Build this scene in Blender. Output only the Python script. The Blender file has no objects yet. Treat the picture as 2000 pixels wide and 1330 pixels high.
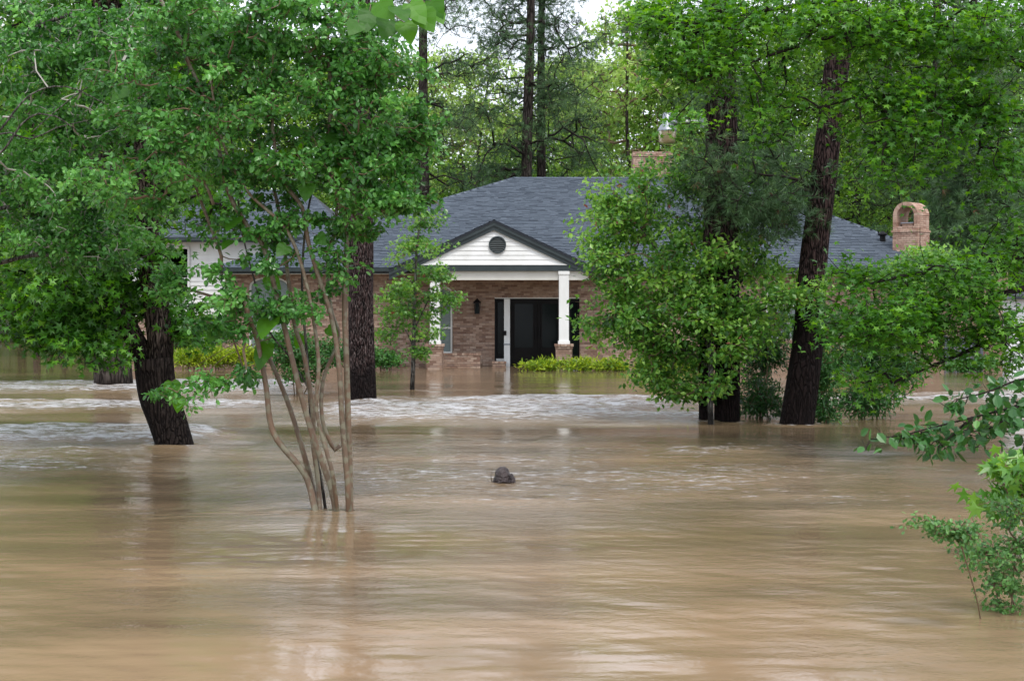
import bpy, math, random
import numpy as np
from mathutils import Vector, Matrix

# ------------------------------------------------------------------ camera, sky, light
SC = bpy.context.scene
COL = SC.collection
random.seed(7)
F, CAMH, HOR = 3000.0, 2.2, 588.0          # focal length in photo pixels, camera height, horizon row

cam_d = bpy.data.cameras.new("camera")
cam = bpy.data.objects.new("camera", cam_d)
COL.objects.link(cam)
cam.location = (0, 0, CAMH)
cam.rotation_euler = (math.radians(90), 0, 0)
cam_d.sensor_width = 36
cam_d.lens = 36 * F / 2000
cam_d.shift_y = -(665 - HOR) / 2000
cam_d.clip_end = 2000
cam_d.clip_start = 0.1
cam_d.dof.use_dof = True
cam_d.dof.focus_distance = 27
cam_d.dof.aperture_fstop = 11
SC.camera = cam

SUN_EL, SUN_ROT = math.radians(62), math.radians(160)
world = bpy.data.worlds.new("World")
SC.world = world
world.use_nodes = True
wn, wl = world.node_tree.nodes, world.node_tree.links
wn.clear()
w_out = wn.new("ShaderNodeOutputWorld")
w_bg = wn.new("ShaderNodeBackground")
w_sky = wn.new("ShaderNodeTexSky")
w_sky.sky_type = 'NISHITA'
w_sky.sun_disc = False
w_sky.sun_elevation = SUN_EL
w_sky.sun_rotation = SUN_ROT
w_tc = wn.new("ShaderNodeTexCoord")
w_no = wn.new("ShaderNodeTexNoise")
w_no.inputs["Scale"].default_value = 3.0
w_no.inputs["Detail"].default_value = 6
w_map = wn.new("ShaderNodeMapRange")
w_map.inputs["From Min"].default_value = 0.3
w_map.inputs["From Max"].default_value = 0.7
w_map.inputs["To Min"].default_value = 0.80
w_map.inputs["To Max"].default_value = 0.97
w_mix = wn.new("ShaderNodeMix")
w_mix.data_type = 'RGBA'
w_mix.inputs["B"].default_value = (9.3, 9.8, 10.9, 1)      # overcast cloud layer over the sky
w_bg.inputs["Strength"].default_value = 0.1
wl.new(w_tc.outputs["Generated"], w_no.inputs["Vector"])
wl.new(w_no.outputs["Fac"], w_map.inputs["Value"])
wl.new(w_map.outputs["Result"], w_mix.inputs["Factor"])
wl.new(w_sky.outputs["Color"], w_mix.inputs["A"])
wl.new(w_mix.outputs["Result"], w_bg.inputs["Color"])
wl.new(w_bg.outputs["Background"], w_out.inputs["Surface"])

sun_d = bpy.data.lights.new("sun", 'SUN')
sun_d.energy = 1.5
sun_d.angle = math.radians(14)
sun_d.color = (1.0, 0.96, 0.9)
sun = bpy.data.objects.new("sun", sun_d)
COL.objects.link(sun)
_sd = Vector((math.sin(SUN_ROT) * math.cos(SUN_EL), math.cos(SUN_ROT) * math.cos(SUN_EL), math.sin(SUN_EL)))
sun.rotation_euler = _sd.to_track_quat('Z', 'Y').to_euler()

SC.view_settings.view_transform = 'Standard'
SC.view_settings.look = 'None'
SC.view_settings.exposure = 0.72
SC.view_settings.gamma = 1
SC.view_settings.use_curve_mapping = False
SC.cycles.max_bounces = 8
SC.cycles.diffuse_bounces = 3
SC.cycles.glossy_bounces = 3
SC.cycles.transmission_bounces = 3
SC.cycles.use_denoising = True
SC.cycles.sample_clamp_indirect = 6


def at(px, py, Y):
    """Point of the world seen at photo pixel (px, py) at distance Y."""
    return Vector(((px - 1000) / F * Y, Y, CAMH - (py - HOR) / F * Y))


def XZ(px, py, Y):
    return (px - 1000) / F * Y, CAMH - (py - HOR) / F * Y


# ------------------------------------------------------------------ materials
def mat(name, color=(.5, .5, .5), rough=.6, spec=.5, metal=0.0):
    m = bpy.data.materials.new(name)
    m.use_nodes = True
    b = m.node_tree.nodes["Principled BSDF"]
    b.inputs["Base Color"].default_value = (*color, 1)
    b.inputs["Roughness"].default_value = rough
    b.inputs["Specular IOR Level"].default_value = spec
    b.inputs["Metallic"].default_value = metal
    return m


def N(m, t, **kw):
    n = m.node_tree.nodes.new(t)
    for k, v in kw.items():
        if k in n.inputs:
            n.inputs[k].default_value = v
        else:
            setattr(n, k, v)
    return n


def L(m, a, b):
    m.node_tree.links.new(a, b)


def ramp(m, stops):
    r = m.node_tree.nodes.new("ShaderNodeValToRGB")
    e = r.color_ramp.elements
    while len(e) < len(stops):
        e.new(0.5)
    for i, (p, c) in enumerate(stops):
        e[i].position = p
        e[i].color = (*c, 1)
    return r


def BS(m):
    return m.node_tree.nodes["Principled BSDF"]


def noisy(name, c1, c2, scale=5, rough=.6, stretch=(1, 1, 1), bump=0.0, bscale=None, detail=6, spec=.5, lo=.35, hi=.65):
    m = mat(name, c1, rough, spec)
    tc = N(m, "ShaderNodeTexCoord")
    mp = N(m, "ShaderNodeMapping")
    mp.inputs["Scale"].default_value = stretch
    L(m, tc.outputs["Object"], mp.inputs["Vector"])
    no = N(m, "ShaderNodeTexNoise", Scale=scale, Detail=detail)
    L(m, mp.outputs["Vector"], no.inputs["Vector"])
    r = ramp(m, [(lo, c1), (hi, c2)])
    L(m, no.outputs["Fac"], r.inputs["Fac"])
    L(m, r.outputs["Color"], BS(m).inputs["Base Color"])
    if bump:
        n2 = N(m, "ShaderNodeTexNoise", Scale=bscale or scale * 3, Detail=8)
        L(m, mp.outputs["Vector"], n2.inputs["Vector"])
        bp = N(m, "ShaderNodeBump", Strength=1.0, Distance=bump)
        L(m, n2.outputs["Fac"], bp.inputs["Height"])
        L(m, bp.outputs["Normal"], BS(m).inputs["Normal"])
    return m


def leaf_mat(name, dark, mid, light, trans=.3, rough=.42, odd=None):
    """Leaf: colour picked per leaf by the 'tint' attribute, part of the light passes through."""
    m = mat(name, mid, rough, .5)
    a = N(m, "ShaderNodeAttribute", attribute_name="tint")
    stops = [(0.0, dark), (0.5, mid), (0.93, light)]
    if odd:
        stops += [(0.985, light), (1.0, odd)]
    r = ramp(m, stops)
    L(m, a.outputs["Fac"], r.inputs["Fac"])
    L(m, r.outputs["Color"], BS(m).inputs["Base Color"])
    t = N(m, "ShaderNodeBsdfTranslucent")
    hs = N(m, "ShaderNodeHueSaturation", Saturation=1.1, Value=1.5, Hue=.485)
    L(m, r.outputs["Color"], hs.inputs["Color"])
    L(m, hs.outputs["Color"], t.inputs["Color"])
    mx = N(m, "ShaderNodeMixShader", Fac=trans)
    L(m, BS(m).outputs["BSDF"], mx.inputs[1])
    L(m, t.outputs["BSDF"], mx.inputs[2])
    L(m, mx.outputs["Shader"], m.node_tree.nodes["Material Output"].inputs["Surface"])
    return m


def tint_mat(name, stops, rough=.8, noise=0.25, nscale=18, bump=0.004, spec=.3):
    """Bricks and shingles: one tint per piece, mottled by fine noise."""
    m = mat(name, stops[0][1], rough, spec)
    a = N(m, "ShaderNodeAttribute", attribute_name="tint")
    r = ramp(m, stops)
    tc = N(m, "ShaderNodeTexCoord")
    no = N(m, "ShaderNodeTexNoise", Scale=nscale, Detail=6)
    L(m, tc.outputs["Object"], no.inputs["Vector"])
    L(m, a.outputs["Fac"], r.inputs["Fac"])
    mr = N(m, "ShaderNodeMapRange")
    mr.inputs["From Min"].default_value = .3
    mr.inputs["From Max"].default_value = .7
    mr.inputs["To Min"].default_value = 1 - noise
    mr.inputs["To Max"].default_value = 1 + noise
    L(m, no.outputs["Fac"], mr.inputs["Value"])
    mu = N(m, "ShaderNodeVectorMath", operation='SCALE')
    L(m, r.outputs["Color"], mu.inputs[0])
    L(m, mr.outputs["Result"], mu.inputs["Scale"])
    L(m, mu.outputs["Vector"], BS(m).inputs["Base Color"])
    bp = N(m, "ShaderNodeBump", Strength=.7, Distance=bump)
    L(m, no.outputs["Fac"], bp.inputs["Height"])
    L(m, bp.outputs["Normal"], BS(m).inputs["Normal"])
    return m


def bark_mat(name, ridge, groove, wet_z=0.9, scale=9.0, flake=(.2, .15, .12), wet=(.008, .006, .006), flakes=.6):
    """Furrowed bark, stained near-black where the flood water soaked it."""
    m = mat(name, ridge, .9, .06)
    tc = N(m, "ShaderNodeTexCoord")
    mp = N(m, "ShaderNodeMapping")
    mp.inputs["Scale"].default_value = (1, 1, .22)
    L(m, tc.outputs["Object"], mp.inputs["Vector"])
    nw = N(m, "ShaderNodeTexNoise", Scale=3.0, Detail=3)
    L(m, mp.outputs["Vector"], nw.inputs["Vector"])
    ad = N(m, "ShaderNodeVectorMath", operation='MULTIPLY_ADD')
    L(m, nw.outputs["Color"], ad.inputs[0])
    ad.inputs[1].default_value = (.25, .25, .25)
    L(m, mp.outputs["Vector"], ad.inputs[2])
    vo = N(m, "ShaderNodeTexVoronoi", feature='DISTANCE_TO_EDGE', Scale=scale)
    L(m, ad.outputs["Vector"], vo.inputs["Vector"])
    no = N(m, "ShaderNodeTexNoise", Scale=scale * 3, Detail=6)
    L(m, mp.outputs["Vector"], no.inputs["Vector"])
    r1 = ramp(m, [(0.02, groove), (0.22, ridge)])
    L(m, vo.outputs["Distance"], r1.inputs["Fac"])
    r2 = ramp(m, [(.52, (0, 0, 0)), (.68, (flakes, flakes, flakes))])
    L(m, no.outputs["Fac"], r2.inputs["Fac"])
    mx = N(m, "ShaderNodeMix", data_type='RGBA')
    L(m, r2.outputs["Color"], mx.inputs["Factor"])
    L(m, r1.outputs["Color"], mx.inputs["A"])
    mx.inputs["B"].default_value = (*flake, 1)
    sx = N(m, "ShaderNodeSeparateXYZ")
    L(m, tc.outputs["Object"], sx.inputs["Vector"])
    n3 = N(m, "ShaderNodeTexNoise", Scale=4, Detail=5)
    L(m, tc.outputs["Object"], n3.inputs["Vector"])
    s1 = N(m, "ShaderNodeMath", operation='MULTIPLY_ADD')
    L(m, n3.outputs["Fac"], s1.inputs[0])
    s1.inputs[1].default_value = -.9
    L(m, sx.outputs["Z"], s1.inputs[2])
    mr = N(m, "ShaderNodeMapRange")
    mr.inputs["From Min"].default_value = wet_z - .45 + .15
    mr.inputs["From Max"].default_value = wet_z - .45 - .15
    L(m, s1.outputs["Value"], mr.inputs["Value"])
    mw = N(m, "ShaderNodeMath", operation='MULTIPLY')
    mw.inputs[1].default_value = .82
    L(m, mr.outputs["Result"], mw.inputs[0])
    m2 = N(m, "ShaderNodeMix", data_type='RGBA')
    L(m, mw.outputs["Value"], m2.inputs["Factor"])
    L(m, mx.outputs["Result"], m2.inputs["A"])
    m2.inputs["B"].default_value = (*wet, 1)
    L(m, m2.outputs["Result"], BS(m).inputs["Base Color"])
    rr = N(m, "ShaderNodeMapRange")
    rr.inputs["To Min"].default_value = .9
    rr.inputs["To Max"].default_value = .7
    L(m, mw.outputs["Value"], rr.inputs["Value"])
    L(m, rr.outputs["Result"], BS(m).inputs["Roughness"])
    mn = N(m, "ShaderNodeMath", operation='MINIMUM')
    L(m, vo.outputs["Distance"], mn.inputs[0])
    mn.inputs[1].default_value = .2
    hh = N(m, "ShaderNodeMath", operation='MULTIPLY_ADD')
    L(m, no.outputs["Fac"], hh.inputs[0])
    hh.inputs[1].default_value = .15
    L(m, mn.outputs["Value"], hh.inputs[2])
    bp = N(m, "ShaderNodeBump", Strength=1.0, Distance=.12)
    L(m, hh.outputs["Value"], bp.inputs["Height"])
    L(m, bp.outputs["Normal"], BS(m).inputs["Normal"])
    return m


M = {}
M['pine_bark'] = bark_mat("pine_bark", (.046, .029, .027), (.005, .004, .004), 2.2, 17, (.17, .125, .115), flakes=.4)
M['lean_bark'] = bark_mat("leaning_tree_bark", (.075, .055, .046), (.006, .005, .004), 1.55, 18, (.26, .21, .17))
M['back_bark'] = bark_mat("background_bark", (.06, .048, .042), (.015, .012, .01), 0.2, 7, (.12, .1, .085))
M['grey_bark'] = bark_mat("grey_bark", (.13, .12, .105), (.05, .045, .04), 0.3, 16, (.3, .3, .27))
M['crape_bark'] = noisy("crape_bark", (.175, .105, .062), (.10, .070, .042), 7, .55, (1, 1, .25), .006, 25)
_m = M['crape_bark']                                             # pale lichen blotches
_tc = N(_m, "ShaderNodeTexCoord"); _n = N(_m, "ShaderNodeTexNoise", Scale=13, Detail=5)
L(_m, _tc.outputs["Object"], _n.inputs["Vector"])
_r = ramp(_m, [(.48, (0, 0, 0)), (.58, (.8, .8, .8))])
L(_m, _n.outputs["Fac"], _r.inputs["Fac"])
_src = BS(_m).inputs["Base Color"].links[0].from_socket
_x = N(_m, "ShaderNodeMix", data_type='RGBA')
L(_m, _r.outputs["Color"], _x.inputs["Factor"]); L(_m, _src, _x.inputs["A"])
_x.inputs["B"].default_value = (.19, .18, .12, 1)
L(_m, _x.outputs["Result"], BS(_m).inputs["Base Color"])
M['twig'] = mat("twig_brown", (.17, .12, .075), .8, .2)
M['twig_grey'] = mat("twig_grey", (.36, .34, .30), .8, .2)
M['twig_dark'] = mat("twig_dark", (.022, .017, .014), .85, .2)
M['l_crape'] = leaf_mat("crape_leaf", (.022, .085, .016), (.072, .235, .040), (.20, .47, .11), .36, .30)
M['l_star'] = leaf_mat("star_leaf", (.016, .068, .008), (.060, .205, .018), (.18, .41, .04), .42, .40)
M['l_big'] = leaf_mat("large_leaf_green", (.03, .12, .008), (.055, .19, .010), (.10, .29, .018), .5, .5)
M['l_oak'] = leaf_mat("oak_leaf", (.026, .085, .016), (.088, .245, .036), (.26, .47, .08), .40, .36, (.22, .08, .05))
M['l_priv'] = leaf_mat("privet_leaf", (.020, .075, .016), (.04, .145, .028), (.10, .26, .045), .28, .38)
M['l_back'] = leaf_mat("background_leaf", (.035, .10, .016), (.115, .25, .034), (.27, .45, .07), .45, .5)
M['l_pale'] = leaf_mat("pale_leaf", (.13, .25, .05), (.30, .46, .11), (.50, .66, .22), .45, .5)
M['l_needle'] = leaf_mat("pine_needles", (.030, .075, .026), (.058, .13, .044), (.11, .20, .065), .2, .5, (.20, .10, .05))
M['l_yellow'] = leaf_mat("yellow_hedge_leaf", (.07, .16, .010), (.19, .32, .014), (.40, .50, .025), .3, .5)
M['l_shrub'] = leaf_mat("shrub_leaf", (.02, .08, .014), (.045, .16, .025), (.09, .26, .04), .3, .42)
M['l_ever'] = leaf_mat("small_shrub_leaf", (.04, .12, .03), (.08, .21, .05), (.16, .34, .09), .3, .42)

M['brick'] = tint_mat("brick", [(0, (.21, .125, .092)), (.35, (.31, .205, .150)), (.6, (.37, .255, .192)), (.85, (.43, .32, .25)), (1, (.19, .12, .095))], .85, .15, 14)
M['brick_cap'] = tint_mat("brick_tan", [(0, (.29, .17, .12)), (.4, (.40, .265, .195)), (.75, (.48, .34, .26)), (1, (.33, .19, .135))], .85, .18, 14)
M['mortar'] = noisy("mortar", (.30, .235, .18), (.22, .17, .13), 10, .95)
M['shingle'] = tint_mat("shingle", [(0, (.042, .053, .070)), (.3, (.062, .077, .098)), (.6, (.080, .098, .122)), (.85, (.10, .12, .146)), (1, (.125, .145, .17))], .9, .15, 30, .003)
M['deck'] = mat("roof_deck", (.03, .035, .045), .9)
M['fascia'] = noisy("dark_trim_paint", (.018, .028, .030), (.028, .040, .042), 3, .45)
M['white'] = noisy("white_paint", (.80, .80, .78), (.72, .72, .69), 2.5, .5, (1, 1, .4), .002, 40)
M['cream'] = noisy("cream_beam_paint", (.66, .64, .58), (.60, .58, .52), 2, .5)
M['post'] = noisy("white_post_paint", (.78, .80, .80), (.68, .70, .70), 3, .45, (1, 1, .3))
M['pine_bark_dry'] = bark_mat("pine_bark_dry", (.042, .026, .024), (.005, .004, .004), 0.8, 20, (.24, .19, .18), flakes=.75)
M['black'] = mat("black_metal", (.008, .008, .009), .5, .15)
M['door'] = noisy("black_door", (.006, .005, .005), (.010, .008, .008), 6, .4, spec=.12)
M['glass'] = mat("dark_glass", (.006, .009, .009), .1, .12)
M['blind'] = noisy("window_blind", (.22, .27, .26), (.16, .2, .2), 8, .25, (1, 1, 8))
M['galv'] = noisy("galvanised_metal", (.34, .36, .40), (.26, .28, .31), 9, .42)
M['galv'].node_tree.nodes["Principled BSDF"].inputs["Metallic"].default_value = .6
M['pipe'] = mat("white_pipe", (.7, .7, .7), .4)
M['lens'] = noisy("amber_refractor", (.50, .38, .22), (.34, .30, .17), 8, .3, (1, 1, 2))
BS(M['lens']).inputs["Transmission Weight"].default_value = .35
M['fence'] = noisy("grey_fence_wood", (.14, .16, .19), (.09, .105, .13), 6, .8, (3, 3, .3))
M['log'] = noisy("wet_stump", (.020, .013, .013), (.055, .038, .036), 14, .4, (1, 1, 1), .05, 26)
M['logwood'] = noisy("wet_stump_dark", (.018, .010, .008), (.035, .02, .014), 12, .45, (1, 1, 1), .01)
M['ground'] = noisy("forest_floor", (.030, .040, .014), (.055, .042, .024), .6, .95, (1, 1, 1), .05, 4)
M['garage'] = noisy("white_garage_paint", (.78, .79, .80), (.70, .71, .72), 2, .5)


# ------------------------------------------------------------------ helpers
def tag(o, label=None, cat=None, group=None, kind=None):
    if label: o["label"] = label
    if cat: o["category"] = cat
    if group: o["group"] = group
    if kind: o["kind"] = kind
    return o


def thing(name, label, cat, loc=(0, 0, 0), rz=0, group=None):
    o = bpy.data.objects.new(name, None)
    o.location = loc
    o.rotation_euler = (0, 0, rz)
    COL.objects.link(o)
    o.empty_display_size = .3
    return tag(o, label, cat, group)


def link_mesh(name, me, m=None, parent=None, world_space=True):
    """Link a mesh object; vertices are in world space, so undo the parents' transforms."""
    if m is not None and len(me.materials) == 0:
        me.materials.append(m)
    o = bpy.data.objects.new(name, me)
    COL.objects.link(o)
    if parent is not None:
        o.parent = parent
        if world_space:
            o.matrix_parent_inverse = world_of(parent).inverted()
    return o


def world_of(o):
    mw = Matrix.LocRotScale(o.location, o.rotation_euler.to_quaternion() if o.rotation_mode != 'QUATERNION' else o.rotation_quaternion, o.scale)
    if o.parent:
        return world_of(o.parent) @ o.matrix_parent_inverse @ mw
    return mw


def mesh_from_np(name, V, faces, tint=None, smooth=False):
    """V (n,3); faces: list of (k,size) int arrays; tint per vertex."""
    me = bpy.data.meshes.new(name)
    V = np.asarray(V, dtype=np.float32)
    me.vertices.add(len(V))
    me.vertices.foreach_set("co", V.ravel())
    fl = [np.asarray(f, dtype=np.int32) for f in faces if len(f)]
    loops = np.concatenate([f.ravel() for f in fl])
    sizes = np.concatenate([np.full(len(f), f.shape[1], dtype=np.int32) for f in fl])
    starts = np.concatenate([[0], np.cumsum(sizes)[:-1]]).astype(np.int32)
    me.loops.add(len(loops))
    me.loops.foreach_set("vertex_index", loops)
    me.polygons.add(len(sizes))
    me.polygons.foreach_set("loop_start", starts)
    me.polygons.foreach_set("use_smooth", np.full(len(sizes), smooth, dtype=bool))
    if tint is not None:
        a = me.attributes.new("tint", 'FLOAT', 'POINT')
        a.data.foreach_set("value", np.asarray(tint, dtype=np.float32))
    me.update(calc_edges=True)
    me.validate()
    return me


class MB:
    """Mesh builder: gathers boxes, prisms and tubes, builds ONE mesh object."""
    def __init__(s):
        s.v, s.f, s.t = [], [], []

    def add(s, verts, faces, tint=0.5):
        b = len(s.v)
        s.v += [tuple(p) for p in verts]
        s.f += [tuple(i + b for i in f) for f in faces]
        s.t += [tint] * len(verts)

    def box(s, x0, x1, y0, y1, z0, z1, tint=.5, mtx=None):
        vs = [Vector((x, y, z)) for z in (z0, z1) for y in (y0, y1) for x in (x0, x1)]
        if mtx: vs = [mtx @ p for p in vs]
        s.add(vs, [(0, 2, 3, 1), (4, 5, 7, 6), (0, 1, 5, 4), (2, 6, 7, 3), (0, 4, 6, 2), (1, 3, 7, 5)], tint)

    def quad(s, a, b, c, d, tint=.5):
        s.add([a, b, c, d], [(0, 1, 2, 3)], tint)

    def prism(s, poly, y0, y1, tint=.5):
        """poly of (x, z) extruded from y0 to y1."""
        n = len(poly)
        vs = [Vector((x, y0, z)) for x, z in poly] + [Vector((x, y1, z)) for x, z in poly]
        fs = [tuple(range(n)), tuple(range(2 * n - 1, n - 1, -1))]
        fs += [((i + 1) % n, i, i + n, (i + 1) % n + n) for i in range(n)]
        s.add(vs, fs, tint)

    def tube(s, pts, rad, n=8, tint=.5, cap=True):
        pts = [Vector(p) for p in pts]
        k = len(pts)
        rad = rad if hasattr(rad, '__len__') else [rad] * k
        b = len(s.v)
        prev = None
        for i, p in enumerate(pts):
            d = (pts[min(i + 1, k - 1)] - pts[max(i - 1, 0)])
            d = d.normalized() if d.length > 1e-9 else Vector((0, 0, 1))
            if prev is None:
                u = d.orthogonal().normalized()
            else:
                u = (prev - d * prev.dot(d))
                u = u.normalized() if u.length > 1e-6 else d.orthogonal().normalized()
            prev = u
            w = d.cross(u)
            for j in range(n):
                a = 2 * math.pi * j / n
                s.v.append(tuple(p + (u * math.cos(a) + w * math.sin(a)) * rad[i]))
                s.t.append(tint)
        for i in range(k - 1):
            for j in range(n):
                s.f.append((b + i * n + j, b + i * n + (j + 1) % n, b + (i + 1) * n + (j + 1) % n, b + (i + 1) * n + j))
        if cap:
            s.f.append(tuple(b + j for j in range(n - 1, -1, -1)))
            s.f.append(tuple(b + (k - 1) * n + j for j in range(n)))

    def lathe(s, prof, c=(0, 0), n=24, tint=.5):
        """prof [(r, z)] round a vertical axis."""
        b = len(s.v)
        for r, z in prof:
            for j in range(n):
                a = 2 * math.pi * j / n
                s.v.append((c[0] + r * math.cos(a), c[1] + r * math.sin(a), z)); s.t.append(tint)
        for i in range(len(prof) - 1):
            for j in range(n):
                s.f.append((b + i * n + j, b + i * n + (j + 1) % n, b + (i + 1) * n + (j + 1) % n, b + (i + 1) * n + j))

    def build(s, name, m, parent=None, smooth=False, kind=None, label=None):
        me = bpy.data.meshes.new(name)
        me.from_pydata(s.v, [], s.f)
        a = me.attributes.new("tint", 'FLOAT', 'POINT')
        a.data.foreach_set("value", np.array(s.t, dtype=np.float32))
        if smooth:
            me.polygons.foreach_set("use_smooth", [True] * len(me.polygons))
        me.update()
        o = link_mesh(name, me, m, parent)
        if kind: o["kind"] = kind
        if label: o["label"] = label
        return o


def box_part(name, m, parent, *a, label=None):
    b = MB(); b.box(*a)
    return b.build(name, m, parent, label=label)


# ------------------------------------------------------------------ setting: ground and water
def build_ground():
    xs = np.linspace(-170, 170, 120)
    ys = np.concatenate([np.linspace(-25, 70, 20), np.linspace(72, 130, 50), np.linspace(135, 420, 30)])
    X, Y = np.meshgrid(xs, ys)
    Z = -0.9 + 1.25 * np.clip((Y - 82 - 1.5 * np.sin(X * .21) - 1.0 * np.sin(X * .53 + 1)) / 7, 0, 1) ** .8
    Z += np.where(Y > 84, .12 * np.sin(X * .7 + Y * .4) + .08 * np.sin(X * 1.7 - Y), 0)
    Z += np.clip((Y - 90) / 330, 0, 1) * 5 + smooth01((Y - 122) / 70) * 8
    nx, ny = len(xs), len(ys)
    idx = np.arange(nx * ny).reshape(ny, nx)
    f = np.stack([idx[:-1, :-1], idx[:-1, 1:], idx[1:, 1:], idx[1:, :-1]], -1).reshape(-1, 4)
    me = mesh_from_np("ground", np.stack([X, Y, Z], -1).reshape(-1, 3), [f], smooth=True)
    o = link_mesh("ground", me, M['ground'])
    tag(o, "dark forest floor rising behind the flood water", kind="structure")


TRUNKS = []        # (x, y, r) of everything that splits the current, filled before water is built


def smooth01(x):
    x = np.clip(x, 0, 1)
    return x * x * (3 - 2 * x)


def vnoise(x, y, seed=0):
    """cheap value noise, vectorised"""
    xi, yi = np.floor(x).astype(np.int64), np.floor(y).astype(np.int64)
    fx, fy = smooth01(x - xi), smooth01(y - yi)

    def h(a, b):
        n = (a * 374761393 + b * 668265263 + seed * 974634777) & 0x7fffffff
        n = ((n ^ (n >> 13)) * 1274126177) & 0x7fffffff
        return ((n ^ (n >> 16)) & 0xffff) / 65535.0
    return (h(xi, yi) * (1 - fx) + h(xi + 1, yi) * fx) * (1 - fy) + (h(xi, yi + 1) * (1 - fx) + h(xi + 1, yi + 1) * fx) * fy


def rapids_mask(X, Y):
    """Where the current breaks up: bands of choppy water across the flow."""
    def band(x0, x1, y0, y1, sx, sy):
        return smooth01((X - x0) / sx + .5) * smooth01((x1 - X) / sx + .5) * smooth01((Y - y0) / sy + .5) * smooth01((y1 - Y) / sy + .5)
    m = band(-4.2, 3.9, 27.6, 35.0, 2.6, 3.0) * .9
    m = np.maximum(m, band(-22, -4.6, 30.5, 33.5, 2.5, 1.6) * .9)
    m = np.maximum(m, band(-22, -5.2, 36.5, 41.5, 3, 1.5) * .95)
    m = np.maximum(m, band(-18, -4.6, 23.6, 26.4, 2, .9) * 1.0)
    m = np.maximum(m, band(6.5, 13, 33.0, 36.2, 2, 1.2) * .85)
    m = np.maximum(m, band(-3.0, 5.2, 16.0, 24.5, 3.5, 4) * .5)
    m = np.maximum(m, band(-10, -4.5, 19.0, 23.5, 2, 2) * .5)
    n = vnoise(X * .45, Y * .9, 3) * .6 + vnoise(X * 1.1, Y * 2.2, 4) * .4
    return np.clip(m * (.45 + 1.1 * n), 0, 1)


def build_water():
    ys = [5.0]
    while ys[-1] < 96:
        y = ys[-1]
        ys.append(y + max(.022, y * y * .00019))
    ys = np.array(ys)
    u = np.linspace(-1, 1, 380)
    W = 2.6 + ys * .40
    X = u[None, :] * W[:, None]
    Y = np.repeat(ys[:, None], len(u), 1)
    rm = rapids_mask(X, Y)
    rng = np.random.default_rng(5)
    Z = np.zeros_like(X)
    for lam, amp in ((2.6, .0045), (1.5, .0036), (.8, .0032), (.45, .0026), (.28, .0016)):
        for k in range(4):
            th = math.radians(90 + rng.normal(0, 42))
            kx, ky = math.cos(th) * 2 * math.pi / lam, math.sin(th) * 2 * math.pi / lam
            w = vnoise(X / (lam * 3) + k * 7, Y / (lam * 2) + k * 3, k + 11)
            Z += amp * .5 * w * np.sin(kx * X * .8 + ky * Y + rng.uniform(0, 6) + 1.6 * vnoise(X / lam / 2, Y / lam / 2, 20 + k))
    Z *= 1 - .85 * smooth01((Y - 38) / 8)
    for lam, amp in ((1.3, .035), (.7, .030), (.38, .018), (.22, .010)):
        for k in range(3):
            n = vnoise(X / lam * .7 + 13 * k, Y / lam * 1.25 + 5 * k, 40 + k)
            Z += rm * amp * (1 - np.abs(2 * n - 1)) * .6
    # standing wave in front of the leaning tree
    sw = smooth01((-4.4 - X) / 1.6) * np.exp(-((Y - 25.0 + .12 * np.sin(X * 1.3)) / .75) ** 2)
    Z += .10 * sw * (.7 + .5 * vnoise(X * .8, Y, 9))
    foam_glare = np.clip(rm * 1.1 + sw * .9, 0, 1)  # mask for froth and for the sky glare painted on the wavelets
    for (tx, ty, r) in TRUNKS:                                  # pile-up and wake round each trunk
        d = np.hypot((X - tx) / 1.15, Y - ty)
        Z += .035 * min(1, r / .3) * np.exp(-((d - r) / .12) ** 2)
        foam_glare = np.maximum(foam_glare, (.8 if r > .1 else .3) * np.exp(-((d - r) / .14) ** 2))
        wake = np.exp(-((Y - ty) / (.25 + .12 * np.abs(X - tx))) ** 2) * np.exp(-np.abs(X - tx) / 1.6)
        foam_glare = np.maximum(foam_glare, .9 * wake * (np.hypot(X - tx, Y - ty) > r * .8) * vnoise(X * 5, Y * 9, 31))
    idx = np.arange(X.size).reshape(X.shape)
    f = np.stack([idx[:-1, :-1], idx[:-1, 1:], idx[1:, 1:], idx[1:, :-1]], -1).reshape(-1, 4)
    V = np.stack([X, Y, Z], -1).reshape(-1, 3)
    me = mesh_from_np("flood_water", V, [f], tint=foam_glare.ravel(), smooth=True)
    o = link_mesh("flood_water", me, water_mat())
    tag(o, "muddy brown flood water with ripples and pale rapids", kind="structure")
    # calm outer sheet round the detailed patch
    b = MB()
    z = -.012
    b.quad((-160, -25, z), (160, -25, z), (160, 5.0, z), (-160, 5.0, z), 0)
    for s in (-1, 1):
        ring = [(s * (2.6 + y * .40), y) for y in (5.0, 96.0)]
        q = [(ring[0][0] * .995, 5.0, z), (s * 160, 5.0, z), (s * 160, 96, z), (ring[1][0] * .995, 96, z)]
        b.quad(*(q if s > 0 else q[::-1]), 0)
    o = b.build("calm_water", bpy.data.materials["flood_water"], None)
    tag(o, "flood water spreading beyond the street", kind="structure")


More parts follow.
